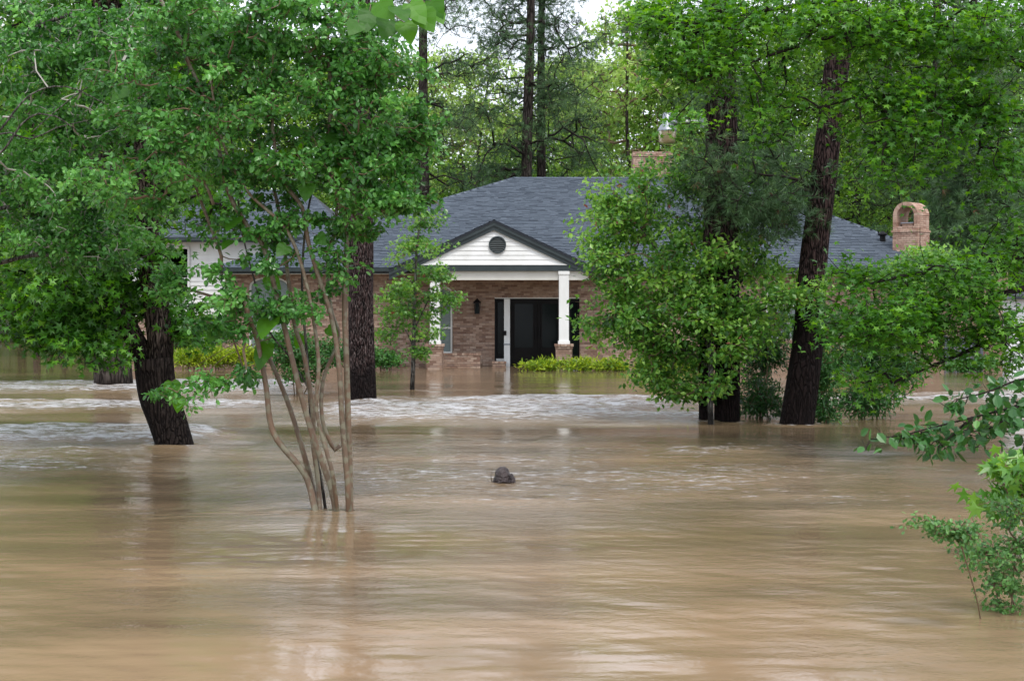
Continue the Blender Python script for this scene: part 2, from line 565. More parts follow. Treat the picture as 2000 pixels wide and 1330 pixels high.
def water_mat():
    m = mat("flood_water", (.3, .2, .12), .08, .5)
    b = BS(m)
    b.inputs["IOR"].default_value = 1.33
    tc = N(m, "ShaderNodeTexCoord")
    fo = N(m, "ShaderNodeAttribute", attribute_name="tint")
    n1 = N(m, "ShaderNodeTexNoise", Scale=.5, Detail=5)
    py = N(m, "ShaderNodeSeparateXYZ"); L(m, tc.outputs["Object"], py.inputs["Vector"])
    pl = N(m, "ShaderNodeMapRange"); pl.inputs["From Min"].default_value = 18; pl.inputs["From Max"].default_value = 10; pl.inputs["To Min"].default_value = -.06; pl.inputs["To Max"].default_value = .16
    L(m, py.outputs["Y"], pl.inputs["Value"])                    # near water painted paler, mostly for its sky reflection
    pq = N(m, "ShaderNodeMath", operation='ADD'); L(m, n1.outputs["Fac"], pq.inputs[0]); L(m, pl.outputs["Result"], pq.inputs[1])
    mp = N(m, "ShaderNodeMapping"); mp.inputs["Scale"].default_value = (.45, 1.5, 1)
    L(m, tc.outputs["Object"], mp.inputs["Vector"]); L(m, mp.outputs["Vector"], n1.inputs["Vector"])
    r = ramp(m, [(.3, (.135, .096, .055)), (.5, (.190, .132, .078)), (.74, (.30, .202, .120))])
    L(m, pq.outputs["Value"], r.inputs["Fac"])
    # froth and painted sky glare: broken pale streaks inside the rapids
    mp2 = N(m, "ShaderNodeMapping"); mp2.inputs["Scale"].default_value = (1.1, 3.2, 1)
    L(m, tc.outputs["Object"], mp2.inputs["Vector"])
    n2 = N(m, "ShaderNodeTexNoise", Scale=3.2, Detail=9, Roughness=.72)
    L(m, mp2.outputs["Vector"], n2.inputs["Vector"])
    ad = N(m, "ShaderNodeMath", operation='MULTIPLY_ADD')
    L(m, fo.outputs["Fac"], ad.inputs[0]); ad.inputs[1].default_value = .30
    L(m, n2.outputs["Fac"], ad.inputs[2])
    mr = N(m, "ShaderNodeMapRange")
    mr.inputs["From Min"].default_value = .72
    mr.inputs["From Max"].default_value = .87
    mr.inputs["To Max"].default_value = .75
    L(m, ad.outputs["Value"], mr.inputs["Value"])
    mx = N(m, "ShaderNodeMix", data_type='RGBA')
    L(m, mr.outputs["Result"], mx.inputs["Factor"]); L(m, r.outputs["Color"], mx.inputs["A"])
    mx.inputs["B"].default_value = (.62, .63, .66, 1)
    L(m, mx.outputs["Result"], b.inputs["Base Color"])
    rg = N(m, "ShaderNodeMapRange"); rg.inputs["To Min"].default_value = .05; rg.inputs["To Max"].default_value = .5
    L(m, mr.outputs["Result"], rg.inputs["Value"]); L(m, rg.outputs["Result"], b.inputs["Roughness"])
    # ripples
    h = None
    for sc, st, amt in ((1.6, (.7, 1.3, 1), .013), (5, (.85, 1.1, 1), .0060), (15, (.9, 1.1, 1), .0046), (38, (1, 1, 1), .0020)):
        q = N(m, "ShaderNodeMapping"); q.inputs["Scale"].default_value = st
        L(m, tc.outputs["Object"], q.inputs["Vector"])
        w = N(m, "ShaderNodeTexNoise", Scale=sc, Detail=4, Roughness=.55, Distortion=.5)
        L(m, q.outputs["Vector"], w.inputs["Vector"])
        k = N(m, "ShaderNodeMath", operation='MULTIPLY'); k.inputs[1].default_value = amt
        L(m, w.outputs["Fac"], k.inputs[0])
        if h is None: h = k.outputs["Value"]
        else:
            a2 = N(m, "ShaderNodeMath", operation='ADD'); L(m, h, a2.inputs[0]); L(m, k.outputs["Value"], a2.inputs[1]); h = a2.outputs["Value"]
    am = N(m, "ShaderNodeMapRange"); am.inputs["To Min"].default_value = .0; am.inputs["To Max"].default_value = 5.0
    L(m, fo.outputs["Fac"], am.inputs["Value"])
    pm = N(m, "ShaderNodeMapping"); pm.inputs["Scale"].default_value = (.22, .6, 1)
    L(m, tc.outputs["Object"], pm.inputs["Vector"])
    pn = N(m, "ShaderNodeTexNoise", Scale=1.0, Detail=4, Roughness=.6); L(m, pm.outputs["Vector"], pn.inputs["Vector"])
    pr = N(m, "ShaderNodeMapRange"); pr.inputs["From Min"].default_value = .38; pr.inputs["From Max"].default_value = .66; pr.inputs["To Min"].default_value = .25; pr.inputs["To Max"].default_value = 1.35
    L(m, pn.outputs["Fac"], pr.inputs["Value"])
    pa = N(m, "ShaderNodeMath", operation='ADD'); L(m, am.outputs["Result"], pa.inputs[0]); L(m, pr.outputs["Result"], pa.inputs[1])
    sy = N(m, "ShaderNodeSeparateXYZ"); L(m, tc.outputs["Object"], sy.inputs["Vector"])
    cy = N(m, "ShaderNodeMapRange"); cy.inputs["From Min"].default_value = 11; cy.inputs["From Max"].default_value = 17; cy.inputs["To Min"].default_value = .8
    L(m, sy.outputs["Y"], cy.inputs["Value"])                    # the current runs calmer over the near lawn
    cf = N(m, "ShaderNodeMapRange"); cf.inputs["From Min"].default_value = 39; cf.inputs["From Max"].default_value = 48; cf.inputs["To Min"].default_value = 1; cf.inputs["To Max"].default_value = .14
    L(m, sy.outputs["Y"], cf.inputs["Value"])                    # slack water between the house and the far bank
    cc = N(m, "ShaderNodeMath", operation='MULTIPLY'); L(m, cf.outputs["Result"], cc.inputs[1])
    sd = N(m, "ShaderNodeMath", operation='SUBTRACT'); L(m, sy.outputs["Y"], sd.inputs[0]); sd.inputs[1].default_value = 26.0
    sa = N(m, "ShaderNodeMath", operation='ABSOLUTE'); L(m, sd.outputs["Value"], sa.inputs[0])
    sm = N(m, "ShaderNodeMapRange"); sm.inputs["From Min"].default_value = .5; sm.inputs["From Max"].default_value = 1.8; sm.inputs["To Min"].default_value = .3
    L(m, sa.outputs["Value"], sm.inputs["Value"])                # glassy strip below the rapids
    ss = N(m, "ShaderNodeMath", operation='MULTIPLY'); L(m, cy.outputs["Result"], ss.inputs[0]); L(m, sm.outputs["Result"], ss.inputs[1])
    L(m, ss.outputs["Value"], cc.inputs[0])
    pc = N(m, "ShaderNodeMath", operation='MULTIPLY'); L(m, pa.outputs["Value"], pc.inputs[0]); L(m, cc.outputs["Value"], pc.inputs[1])
    hm = N(m, "ShaderNodeMath", operation='MULTIPLY'); L(m, h, hm.inputs[0]); L(m, pc.outputs["Value"], hm.inputs[1])
    bp = N(m, "ShaderNodeBump", Strength=1.0, Distance=1.0)
    L(m, hm.outputs["Value"], bp.inputs["Height"]); L(m, bp.outputs["Normal"], b.inputs["Normal"])
    return m


# ------------------------------------------------------------------ bricks and shingles
BRICK_SINGLE = [0]
_brick_meshes = {}


def unit_brick(mname):
    """Three shared unit boxes (different tints) for the bricks placed one by one."""
    if mname not in _brick_meshes:
        out = []
        for t in (.05, .2, .35, .5, .65, .8, .93):
            b = MB(); b.box(-.5, .5, -.5, .5, -.5, .5, t)
            me = bpy.data.meshes.new("brick")
            me.from_pydata(b.v, [], b.f)
            a = me.attributes.new("tint", 'FLOAT', 'POINT'); a.data.foreach_set("value", np.array(b.t, dtype=np.float32))
            me.materials.append(M[mname]); me.update()
            out.append(me)
        _brick_meshes[mname] = out
    return _brick_meshes[mname]


def place_brick(mtx, size, parent, mname='brick'):
    me = random.choice(unit_brick(mname))
    o = bpy.data.objects.new("brick", me)
    COL.objects.link(o)
    o.parent = parent
    o.matrix_parent_inverse = world_of(parent).inverted()
    loc, rot, _ = mtx.decompose()
    o.location = loc
    o.rotation_euler = rot.to_euler()
    o.scale = size
    BRICK_SINGLE[0] += 1
    return o


BL, BH, JT = .205, .062, .010       # brick length, height, joint


def brick_face(mtx, width, z0, z1, holes, parent, mname='brick', single=None, bulk=None, depth=.05):
    """Running-bond brickwork on the local x-z plane (outside = local -y); holes = [(x0, x1, z0, z1 or callable)]."""
    own = bulk is None
    if own: bulk = MB()
    z, row = z0, 0
    while z < z1 - .02:
        h = min(BH, z1 - z)
        x = -(BL + JT) * (.5 if row % 2 else 0)
        while x < width:
            a, b = max(x, 0), min(x + BL, width)
            x += BL + JT
            segs = [(a, b)] if b - a > .02 else []
            zc = z + h / 2
            for (hx0, hx1, hz0, hz1) in holes:
                top = hz1
                if not (hz0 < zc < (hz1 if not callable(hz1) else 1e9)): continue
                ns = []
                for (p, q) in segs:
                    x0, x1 = hx0, hx1
                    if callable(top):
                        r = top(zc)
                        if r is None: ns.append((p, q)); continue
                        x0, x1 = r
                    if q <= x0 or p >= x1: ns.append((p, q)); continue
                    if p < x0 - .02: ns.append((p, x0))
                    if q > x1 + .02: ns.append((x1, q))
                segs = ns
            for (p, q) in segs:
                pr = random.uniform(-.003, .003)
                if single and single((p + q) / 2, zc) and BRICK_SINGLE[0] < 130:
                    place_brick(mtx @ Matrix.Translation(((p + q) / 2, -depth / 2 + .02 + pr, zc)), (q - p, depth, h), parent, mname)
                else:
                    bulk.box(p, q, -depth + .02 + pr + depth * 0, .02 + pr, z, z + h, random.random(), mtx)
        z += BH + JT
        row += 1
    if own and bulk.v:
        o = bulk.build("brick", M[mname], parent, kind="stuff")
    return bulk


def shingle_slope(name, A, B, up, leftf, rightf, tmax, parent, expo=.17, label=None):
    """Courses of shingle tabs on a slope. A = eave origin, B-A = eave direction, up = unit vector up the slope.
    leftf(t), rightf(t): limits along the eave at slope distance t."""
    A, B, up = Vector(A), Vector(B), Vector(up).normalized()
    e = (B - A).normalized()
    n = e.cross(up).normalized()
    if n.z < 0: n = -n
    mb = MB()
    t, row = 0.0, 0
    while t < tmax - .01:
        t2 = min(t + expo, tmax)
        tm = (t + t2) / 2
        l, r = leftf(tm), rightf(tm)
        x = l - random.uniform(0, .3)
        while x < r:
            w = random.choice((.16, .2, .24, .28, .33))
            a, b = max(x, l), min(x + w - .004, r)
            x += w
            if b - a < .01: continue
            th = random.choice((.014, .020, .028))
            p0, p1 = A + e * a + up * t, A + e * b + up * t
            q0, q1 = A + e * a + up * (t2 + .03), A + e * b + up * (t2 + .03)
            v = [p0 + n * th, p1 + n * th, q1 + n * .003, q0 + n * .003, p0 - n * .002, p1 - n * .002]
            mb.add(v, [(0, 1, 2, 3), (4, 5, 1, 0)], min(1, max(0, random.gauss(.40, .14))))
        t = t2
        row += 1
    return mb.build(name, M['shingle'], parent, kind="stuff", label=label)


# ------------------------------------------------------------------ the house
def sloped(px, py, Y): return at(px, py, Y)


def window_part(parent, x0, x1, z0, z1, y, arch=0.0, bars=1, name="window", glass='blind', fr=.06):
    """Window set in a wall whose face is at y: frame, sill, pane, glazing bar; arched head of rise `arch`."""
    n = 12
    cx, rx = (x0 + x1) / 2, (x1 - x0) / 2

    def outline(inset):
        pts = [(x0 + inset, z0 + inset), (x1 - inset, z0 + inset)]
        if arch:
            for i in range(n + 1):
                a = math.pi * i / n
                pts.append((cx + (rx - inset) * math.cos(a), z1 - arch + (arch - inset) * math.sin(a)))
        else:
            pts += [(x1 - inset, z1 - inset), (x0 + inset, z1 - inset)]
        return pts
    o_, i_ = outline(0), outline(fr)
    b = MB()
    k = len(o_)
    vs = [(x, y - .03, z) for x, z in o_] + [(x, y - .03, z) for x, z in i_] + [(x, y + .06, z) for x, z in i_]
    fs = []
    for i in range(k):
        j = (i + 1) % k
        fs.append((i, j, j + k, i + k)); fs.append((i + k, j + k, j + 2 * k, i + 2 * k))
    b.add(vs, fs)
    w = b.build(name, M['white'], parent)
    g = MB(); vs = [(x, y + .05, z) for x, z in i_]
    g.add(vs, [tuple(range(len(i_)))])
    g.build("pane", M[glass], w)
    for q in range(1, bars + 1):
        zz = z0 + (z1 - arch - z0) * q / (bars + 1) if bars > 1 else z0 + (z1 - z0) * .38
        box_part("glazing_bar", M['white'], w, x0 + fr, x1 - fr, y - .012, y + .045, zz - .03, zz + .03)
    return w


def build_house():
    H = thing("brick_house", "single storey brick house with blue grey shingle roof and white porch gable in the flood", "house", (0, 52, 0))
    YW = 52.0
    zt = 3.22
    x_left, x_right = XZ(440, 0, YW)[0], XZ(1968, 0, YW)[0]
    # openings
    dx0, dx1 = XZ(966, 0, YW)[0], XZ(1132, 0, YW)[0]
    dz = XZ(0, 581, YW)[1]
    wx0, wx1 = XZ(856, 0, YW)[0], XZ(884, 0, YW)[0]
    wz0, wz1 = XZ(0, 690, YW)[1], XZ(0, 560, YW)[1]
    ax0, ax1 = XZ(486, 0, YW)[0], XZ(566, 0, YW)[0]
    az0, az1 = XZ(0, 690, YW)[1], XZ(0, 540, YW)[1]
    bx0, bx1 = XZ(1496, 0, YW)[0], XZ(1560, 0, YW)[0]
    bz0, bz1 = .9, 2.6
    cx0, cx1 = XZ(1700, 0, YW)[0], XZ(1750, 0, YW)[0]
    # mortar core behind the bricks, built in upright slabs that leave the openings free
    core = MB()
    xs = [x_left, ax0, ax1, wx0, wx1, dx0, dx1, bx0, bx1, x_right]
    for i in range(len(xs) - 1):
        a, b = xs[i], xs[i + 1]
        if i == 1: core.box(a, b, YW, YW + .2, -.4, az0); core.box(a, b, YW, YW + .2, az1, zt)
        elif i == 3: core.box(a, b, YW, YW + .2, -.4, wz0); core.box(a, b, YW, YW + .2, wz1, zt)
        elif i == 5: core.box(a, b, YW, YW + .2, dz, zt)
        elif i == 7: core.box(a, b, YW, YW + .2, -.4, bz0); core.box(a, b, YW, YW + .2, bz1, zt)
        else: core.box(a, b, YW, YW + .2, -.4, zt)
    core.box(x_left, x_left + .2, YW + .2, YW + 17, -.4, zt)
    core.box(x_right - .2, x_right, YW + .2, YW + 17, -.4, zt)
    core.box(x_left, x_right, YW + 17, YW + 17.2, -.4, zt)
    wall = core.build("wall", M['mortar'], H)
    T = Matrix.Translation((x_left, YW - .012, 0))

    def archhole(x0, x1, zs, zt_):
        c, r = (x0 + x1) / 2 - x_left, (x1 - x0) / 2

        def f(z):
            if z < zs: return (c - r, c + r)
            k = (z - zs) / (zt_ - zs)
            if k >= 1: return None
            w = r * math.sqrt(1 - k * k)
            return (c - w, c + w)
        return f
    holes = [(dx0 - x_left, dx1 - x_left, -1, dz), (bx0 - x_left, bx1 - x_left, bz0, bz1),
             (0, 0, wz0, archhole(wx0, wx1, wz1 - .22, wz1)), (0, 0, az0, archhole(ax0, ax1, az1 - .35, az1))]
    # core top above arches is set back; the arch ring bricks sit proud
    sgl = lambda x, z: (dx0 - 1.2) < x + x_left < dx0 and 1.30 < z < 2.6
    brick_face(T, x_right - x_left, -.2, zt, holes, wall, single=sgl)
    # voussoirs round the two arched windows, soldier course over the door
    for (x0, x1, zs, ztp, nb) in ((wx0, wx1, wz1 - .22, wz1, 9), (ax0, ax1, az1 - .35, az1, 19)):
        c, r = (x0 + x1) / 2, (x1 - x0) / 2
        for i in range(nb):
            a = math.pi * (i + .5) / nb
            px, pz = c + (r + .09) * math.cos(a), zs + (ztp - zs + .09) * math.sin(a)
            mt = Matrix.Translation((px, YW - .012, pz)) @ Matrix.Rotation(-(a - math.pi / 2), 4, 'Y')
            place_brick(mt, (.066, .07, .19), wall)
    window_part(H, wx0 + .01, wx1 - .01, wz0, wz1, YW + .06, .22, 1)
    window_part(H, ax0 + .01, ax1 - .01, az0, az1, YW + .06, .35, 2)
    window_part(H, bx0 + .01, bx1 - .01, bz0, bz1, YW + .06, 0, 2)
    # ---- main roof
    YE = 51.4
    ze = XZ(0, 523, YE)[1]
    XL, XR = XZ(415, 0, YE)[0], XZ(1905, 0, YE)[0]
    YR = 61.5
    zr = XZ(0, 348, YR)[1]
    RL, RR = XZ(1003, 0, YR)[0], XZ(1417, 0, YR)[0]
    up = Vector((0, YR - YE, zr - ze)); SL = up.length; up.normalize()
    tanp = (zr - ze) / (YR - YE)
    YB = YR + (YR - YE)
    rf = MB()
    c = [(XL, YE, ze), (XR, YE, ze), (RR, YR, zr), (RL, YR, zr), (XL, YB, ze), (XR, YB, ze)]
    rf.add(c, [(0, 1, 2, 3), (4, 3, 2, 5), (0, 3, 4), (1, 5, 2), (0, 4, 5, 1)])
    roof = rf.build("roof", M['deck'], H)
    shingle_slope("shingle", (XL, YE, ze), (XR, YE, ze), up,
                  lambda t: (RL - XL) * t / SL, lambda t: (XR - XL) - (XR - RR) * t / SL, SL, roof)
    for (P, Q, R_) in (((XL, YB, ze), (XL, YE, ze), (RL, YR, zr)), ((XR, YE, ze), (XR, YB, ze), (RR, YR, zr))):
        P, Q, R_ = Vector(P), Vector(Q), Vector(R_)
        mid = P + (Q - P) * ((R_ - P).dot((Q - P).normalized()) / (Q - P).length)
        u = R_ - mid; s = u.length
        k = (mid - P).length; W_ = (Q - P).length
        shingle_slope("shingle", P, Q, u, lambda t: k * t / s, lambda t: W_ - (W_ - k) * t / s, s, roof, .3)
    # ridge and hip caps
    for (a, b) in (((RL, YR, zr), (RR, YR, zr)), ((XL, YE, ze), (RL, YR, zr)), ((XR, YE, ze), (RR, YR, zr))):
        a, b = Vector(a), Vector(b); d = b - a; n_ = max(2, int(d.length / .3)); cap = MB()
        side = d.cross(Vector((0, 0, 1))).normalized()
        for i in range(n_):
            p, q = a + d * (i / n_), a + d * ((i + 1.15) / n_)
            h0, h1 = .045, .03
            cap.add([p - side * .13 + Vector((0, 0, h0 - .06)), p + Vector((0, 0, h0)), p + side * .13 + Vector((0, 0, h0 - .06)),
                     q - side * .13 + Vector((0, 0, h1 - .06)), q + Vector((0, 0, h1)), q + side * .13 + Vector((0, 0, h1 - .06))],
                    [(0, 1, 4, 3), (1, 2, 5, 4)], random.uniform(.3, .9))
        cap.build("ridge_cap", M['shingle'], roof, kind="stuff")
    # projecting lower roof over the right of the porch
    y0, y1 = 50.75, 54.3
    z0 = ze - .0; z1 = z0 + (y1 - y0) * tanp + .0
    u2 = Vector((0, y1 - y0, z1 - z0)); s2 = u2.length
    xa, xb, xc = -.5, 3.35, 2.2
    bay = MB()
    bay.add([(xa, y0, z0), (xb, y0, z0), (xc, y1, z1), (xa, y1, z1), (xb, y1 + 1, z0), (xc, y1 + .5, z1 - .02), (xa, y1 + .5, z1 - .02)], [(0, 1, 2, 3), (1, 4, 5, 2), (3, 2, 5, 6)])
    bay_o = bay.build("porch_side_roof", M['deck'], H)
    shingle_slope("shingle", (xa, y0, z0), (xb, y0, z0), u2, lambda t: 0, lambda t: (xb - xa) - (xb - xc) * t / s2, s2, bay_o)
    # eave: fascia and gutter
    xp0, xp1 = XZ(765, 0, 50)[0], XZ(1165, 0, 50)[0]
    f = MB(); f.box(XL, xp0 + .1, YE - .03, YE + .0, ze - .2, ze - .005)
    f.build("fascia", M['fascia'], H)
    f = MB(); f.box(xp1 - .1, XR, YE - .03, YE, ze - .2, ze - .005)
    f.build("fascia", M['fascia'], H)
    for (a, b) in ((XL, xp0 + .2), (xp1 + .1, XR)):
        g = MB(); g.box(a, b, YE - .15, YE - .035, ze - .13, ze - .02)
        g.build("gutter", M['fascia'], H)
    sf = MB(); sf.box(XL + .05, XR - .05, YE, YW - .05, ze - .22, ze - .19)
    sf.build("soffit", M['cream'], H)
    # ---- portico
    YG = 49.85
    S = F / YG
    def gx(px): return (px - 1000) / S
    def gz(py): return CAMH - (py - HOR) / S
    cxp = gx(965); zpk = gz(430); hw = (gx(1170) - gx(760)) / 2; zev = gz(527)
    tg = (zpk - zev) / hw
    # roof slabs
    port = MB()
    Yb = 55.6
    for s in (-1, 1):
        th = .05
        a = (cxp, YG - .12, zpk); b = (cxp + s * hw, YG - .12, zev)
        v = [a, b, (b[0], Yb, b[2]), (a[0], Yb, a[2])]
        port.add(v + [(x, y, z - .06) for x, y, z in v], [(0, 1, 2, 3), (4, 7, 6, 5), (0, 4, 5, 1), (1, 5, 6, 2), (2, 6, 7, 3)])
    po = port.build("porch_roof", M['deck'], H)
    for s in (-1, 1):
        ec = Vector((cxp + s * hw, YG - .14, zev)); u = Vector((-s * hw, 0, zpk - zev))
        shingle_slope("shingle", ec, ec + Vector((0, 5, 0)), u, lambda t: 0, lambda t: Yb - YG, u.length, po)
    # rake boards (two steps) and horizontal dark band
    def rake(d0, d1, yA, yB, s):
        k = math.sqrt(1 + tg * tg)
        b = MB()
        P = [(cxp, zpk - d0 * k), (cxp + s * hw, zev - d0 * k), (cxp + s * hw, zev - d1 * k), (cxp, zpk - d1 * k)]
        b.prism(P, yA, yB)
        return b.build("rake_board", M['fascia'], H)
    for s in (-1, 1):
        rake(.06, .17, YG - .10, YG - .03, s)
        rake(.17, .30, YG - .06, YG - .01, s)
    zb0, zb1 = gz(529.5), gz(518)
    box_part("dark_band", M['fascia'], H, cxp - hw + .2, cxp + hw - .18, YG - .04, YG + .1, zb0, zb1)
    box_part("white_ledge", M['white'], H, cxp - hw + .45, cxp + hw - .4, YG - .055, YG + .02, zb1 + .002, zb1 + .03)
    # gable clapboards
    k_ = math.sqrt(1 + tg * tg)
    zlow = zb1 + .03
    zb, nb = zlow, 0
    while zb < zpk - .45:
        zt_ = zb + .148
        def half(z): return max(0.02, (zpk - .29 * k_ - z) / tg + .05)
        w0, w1 = half(zb), half(min(zt_, zpk - .36))
        b = MB()
        y0_, y1_ = YG + .0, YG + .018
        zt2 = min(zt_, zpk - .34)
        b.add([(cxp - w0, y0_, zb), (cxp + w0, y0_, zb), (cxp + w1, y1_, zt2), (cxp - w1, y1_, zt2), (cxp - w0, y1_ + .01, zb), (cxp + w0, y1_ + .01, zb)],
              [(0, 1, 2, 3), (4, 5, 1, 0)])
        b.build("siding_board", M['white'], H)
        zb = zt_
    # gable backing
    b = MB(); b.prism([(cxp - hw + .4, zb0 + .02), (cxp + hw - .4, zb0 + .02), (cxp, zpk - .25)], YG + .03, YG + .12); b.build("gable_wall", M['white'], H)
    # round louvred vent
    vx, vz, vr = gx(971.5), gz(478.5), 17.0 / S
    ring = MB(); n = 32
    vs, fs = [], []
    for (r, y) in ((vr, YG + .0), (vr, YG - .05), (vr * .84, YG - .05), (vr * .84, YG + .0)):
        vs += [(vx + r * math.cos(2 * math.pi * i / n), y, vz + r * math.sin(2 * math.pi * i / n)) for i in range(n)]
    for q in range(3):
        for i in range(n): fs.append((q * n + i, q * n + (i + 1) % n, (q + 1) * n + (i + 1) % n, (q + 1) * n + i))
    ring.add(vs, fs)
    vent = ring.build("gable_vent", M['fascia'], H)
    bk = MB(); bk.add([(vx + vr * .86 * math.cos(2 * math.pi * i / n), YG - .004, vz + vr * .86 * math.sin(2 * math.pi * i / n)) for i in range(n)], [tuple(range(n))]); bk.build("vent_back", M['black'], vent)
    for i in range(8):
        z = vz - vr * .74 + i * vr * .21
        w = math.sqrt(max(0, (vr * .84) ** 2 - (z - vz) ** 2))
        s_ = MB(); s_.add([(vx - w, YG - .042, z - .018), (vx + w, YG - .042, z - .018), (vx + w, YG - .012, z + .02), (vx - w, YG - .012, z + .02), (vx - w, YG - .036, z - .026), (vx + w, YG - .036, z - .026)], [(0, 1, 2, 3), (4, 5, 1, 0)])
        s_.build("slat", M['fascia'], vent)
    # beam, ceiling, columns, piers
    zc0, zc1 = gz(547), zb0 - .002
    box_part("beam", M['cream'], H, gx(838), gx(1150), YG + .07, YG + .35, zc0, zc1)
    box_part("beam", M['cream'], H, gx(838), gx(838) + .25, YG + .352, YW - .05, zc0, zc1)
    box_part("beam", M['cream'], H, gx(1150) - .25, gx(1150), YG + .352, YW - .05, zc0, zc1)
    box_part("porch_ceiling", M['cream'], H, gx(840) + .25, gx(1150) - .25, YG + .352, YW - .04, zc1 - .08, zc1 - .04)
    zp = gz(672)
    for pc in (849.5, 1101.5):
        cx = gx(pc)
        hwc = .16
        b = MB(); b.box(cx - hwc, cx + hwc, YG - .02, YG + .30, zp + .001, zc1)
        col = b.build("column", M['white'], H)
        box_part("column_base", M['white'], col, cx - hwc - .03, cx + hwc + .03, YG - .05, YG + .33, zp + .0015, zp + .10)
        box_part("column_trim", M['white'], col, cx - hwc - .02, cx + hwc + .02, YG - .04, YG + .32, zc1 - .11, zc1 - .002)
        pw = .265
        py0, py1 = YG - .13, YG + .41
        b = MB(); b.box(cx - pw + .02, cx + pw - .02, py0 + .02, py1 - .02, -.4, zp - .14)
        pier = b.build("pier", M['mortar'], H)
        z, row = -.02, 0
        while z < zp - .15:
            for face in range(4):
                if face == 0: m4 = Matrix.Translation((cx - pw, py0 + .03, 0)); w = 2 * pw
                elif face == 1: m4 = Matrix.Translation((cx + pw - .03, py0, 0)) @ Matrix.Rotation(math.pi / 2, 4, 'Z'); w = py1 - py0
                elif face == 2: m4 = Matrix.Translation((cx - pw + .03, py1, 0)) @ Matrix.Rotation(-math.pi / 2, 4, 'Z'); w = py1 - py0
                else: continue
                off = 0 if row % 2 == 0 else -.11
                x = off
                while x < w:
                    a, b_ = max(x, 0), min(x + BL, w)
                    x += BL + JT
                    if b_ - a < .03: continue
                    place_brick(m4 @ Matrix.Translation(((a + b_) / 2, -.01, z + BH / 2)), (b_ - a, .04, BH), pier)
            z += BH + JT; row += 1
        # corbelled cap: a header course standing proud, then rowlocks
        for q, (ex, zz, hh) in enumerate(((.02, zp - .145, .062), (.045, zp - .075, .074))):
            nbk = 6
            for i in range(nbk):
                w = (2 * (pw + ex)) / nbk
                x = cx - pw - ex + w * (i + .5)
                place_brick(Matrix.Translation((x, (py0 + py1) / 2, zz + hh / 2)), (w - .008, (py1 - py0) + 2 * ex, hh), pier)
    # doors, sidelights
    dY = YW + .12
    door = MB(); x0, x1 = XZ(996, 0, YW)[0], XZ(1097, 0, YW)[0]
    frame = box_part("door_frame", M['white'], H, dx0, dx1, YW + .0, YW + .15, dz - .04, dz + .04)
    zz = dz - .06
    xm = (x0 + x1) / 2 + .05
    for (a, b) in ((x0, xm - .004), (xm + .004, x1)):
        d = box_part("door", M['door'], H, a, b, dY, dY + .05, -.3, zz)
        box_part("pane", M['glass'], d, a + .16, b - .14, dY - .012, dY - .002, .62, zz - .16)
        for zz0, zz1 in ((-.1, .14), (.2, .52)):
            box_part("panel", M['door'], d, a + .14, b - .12, dY - .02, dY - .002, zz0, zz1)
        for e in ((a + .12, a + .16), (b - .14, b - .10)):
            box_part("moulding", M['door'], d, e[0], e[1], dY - .03, dY - .001, .56, zz - .1)
        hx = b - .07 if a == x0 else a + .05
        box_part("handle", M['black'], d, hx, hx + .03, dY - .07, dY - .001, .95, 1.35)
    # sidelights
    for (pa, pb) in ((968, 985), (1112, 1131)):
        a, b = XZ(pa, 0, YW)[0], XZ(pb, 0, YW)[0]
        sl = box_part("sidelight", M['black'], H, a, b, dY - .02, dY + .04, .25, zz)
        box_part("pane", M['glass'], sl, a + .07, b - .05, dY - .035, dY - .021, .4, zz - .1)
        box_part("sill", M['white'], sl, a, b, dY - .06, dY + .02, -.3, .249)
    box_part("dark_jamb", M['black'], H, dx0 + .001, dx0 + .05, YW - .02, dY, -.3, dz - .045)
    # white post with a small black lock box between sidelight and doors
    pxa, pxb = XZ(984.5, 0, 51.7)[0], XZ(996, 0, 51.7)[0]
    b = MB(); b.box(pxa, pxb, 51.62, 51.82, -.3, dz - .05); pst = b.build("porch_post", M['post'], H)
    box_part("lock_box", M['black'], pst, pxa - .01, pxa + .08, 51.57, 51.619, XZ(0, 655, 51.6)[1], XZ(0, 646, 51.6)[1])
    box_part("post_joint", M['galv'], pst, pxa - .012, pxb + .012, 51.6, 51.83, XZ(0, 673, 51.6)[1] - .015, XZ(0, 671, 51.6)[1])
    # dark interior
    dk = MB(); dk.box(x_left + .5, x_right - .5, YW + .6, YW + .7, -.3, 3.0); dk.build("inner_wall", M['black'], H)
    # low planter wall on the porch and the brick step
    for (pa, pb, ptop, yy) in ((862, 938, 690, 51.0), (962, 988, 706, 51.3)):
        a, b = XZ(pa, 0, yy)[0], XZ(pb, 0, yy)[0]; zt2 = XZ(0, ptop, yy)[1]
        bb = MB(); bb.box(a, b, yy + .01, yy + .25, -.4, zt2 - .06); pl = bb.build("low_wall", M['mortar'], H)
        brick_face(Matrix.Translation((a, yy, 0)), b - a, -.1, zt2 - .07, [], pl)
        nn = max(3, int((b - a) / .075)); w = (b - a + .04) / nn
        cap = MB()
        for i in range(nn):
            cap.box(a - .02 + w * i, a - .02 + w * (i + 1) - .008, yy - .05, yy + .27, zt2 - .065, zt2, random.random())
        cap.build("brick", M['brick'], pl, kind="stuff")
    # ---- roof vent pipe
    vx_, vz_ = XZ(1724, 478, 54.0)
    b = MB(); b.lathe([(.10, vz_ - .5), (.10, vz_ + .30), (.17, vz_ + .34), (.17, vz_ + .37), (.05, vz_ + .47), (.0, vz_ + .47)], (vx_, 54.0), 14)
    vp = b.build("roof_vent", M['black'], H)
    for s in (-1, 1):
        b = MB(); b.tube([(vx_ + s * .12, 54.0, vz_ + .34), (vx_ + s * .17, 54.0, vz_ + .48)], .025, 6); b.build("vent_horn", M['black'], vp)
    # ---- wide chimney behind the ridge
    Yc = 63.5
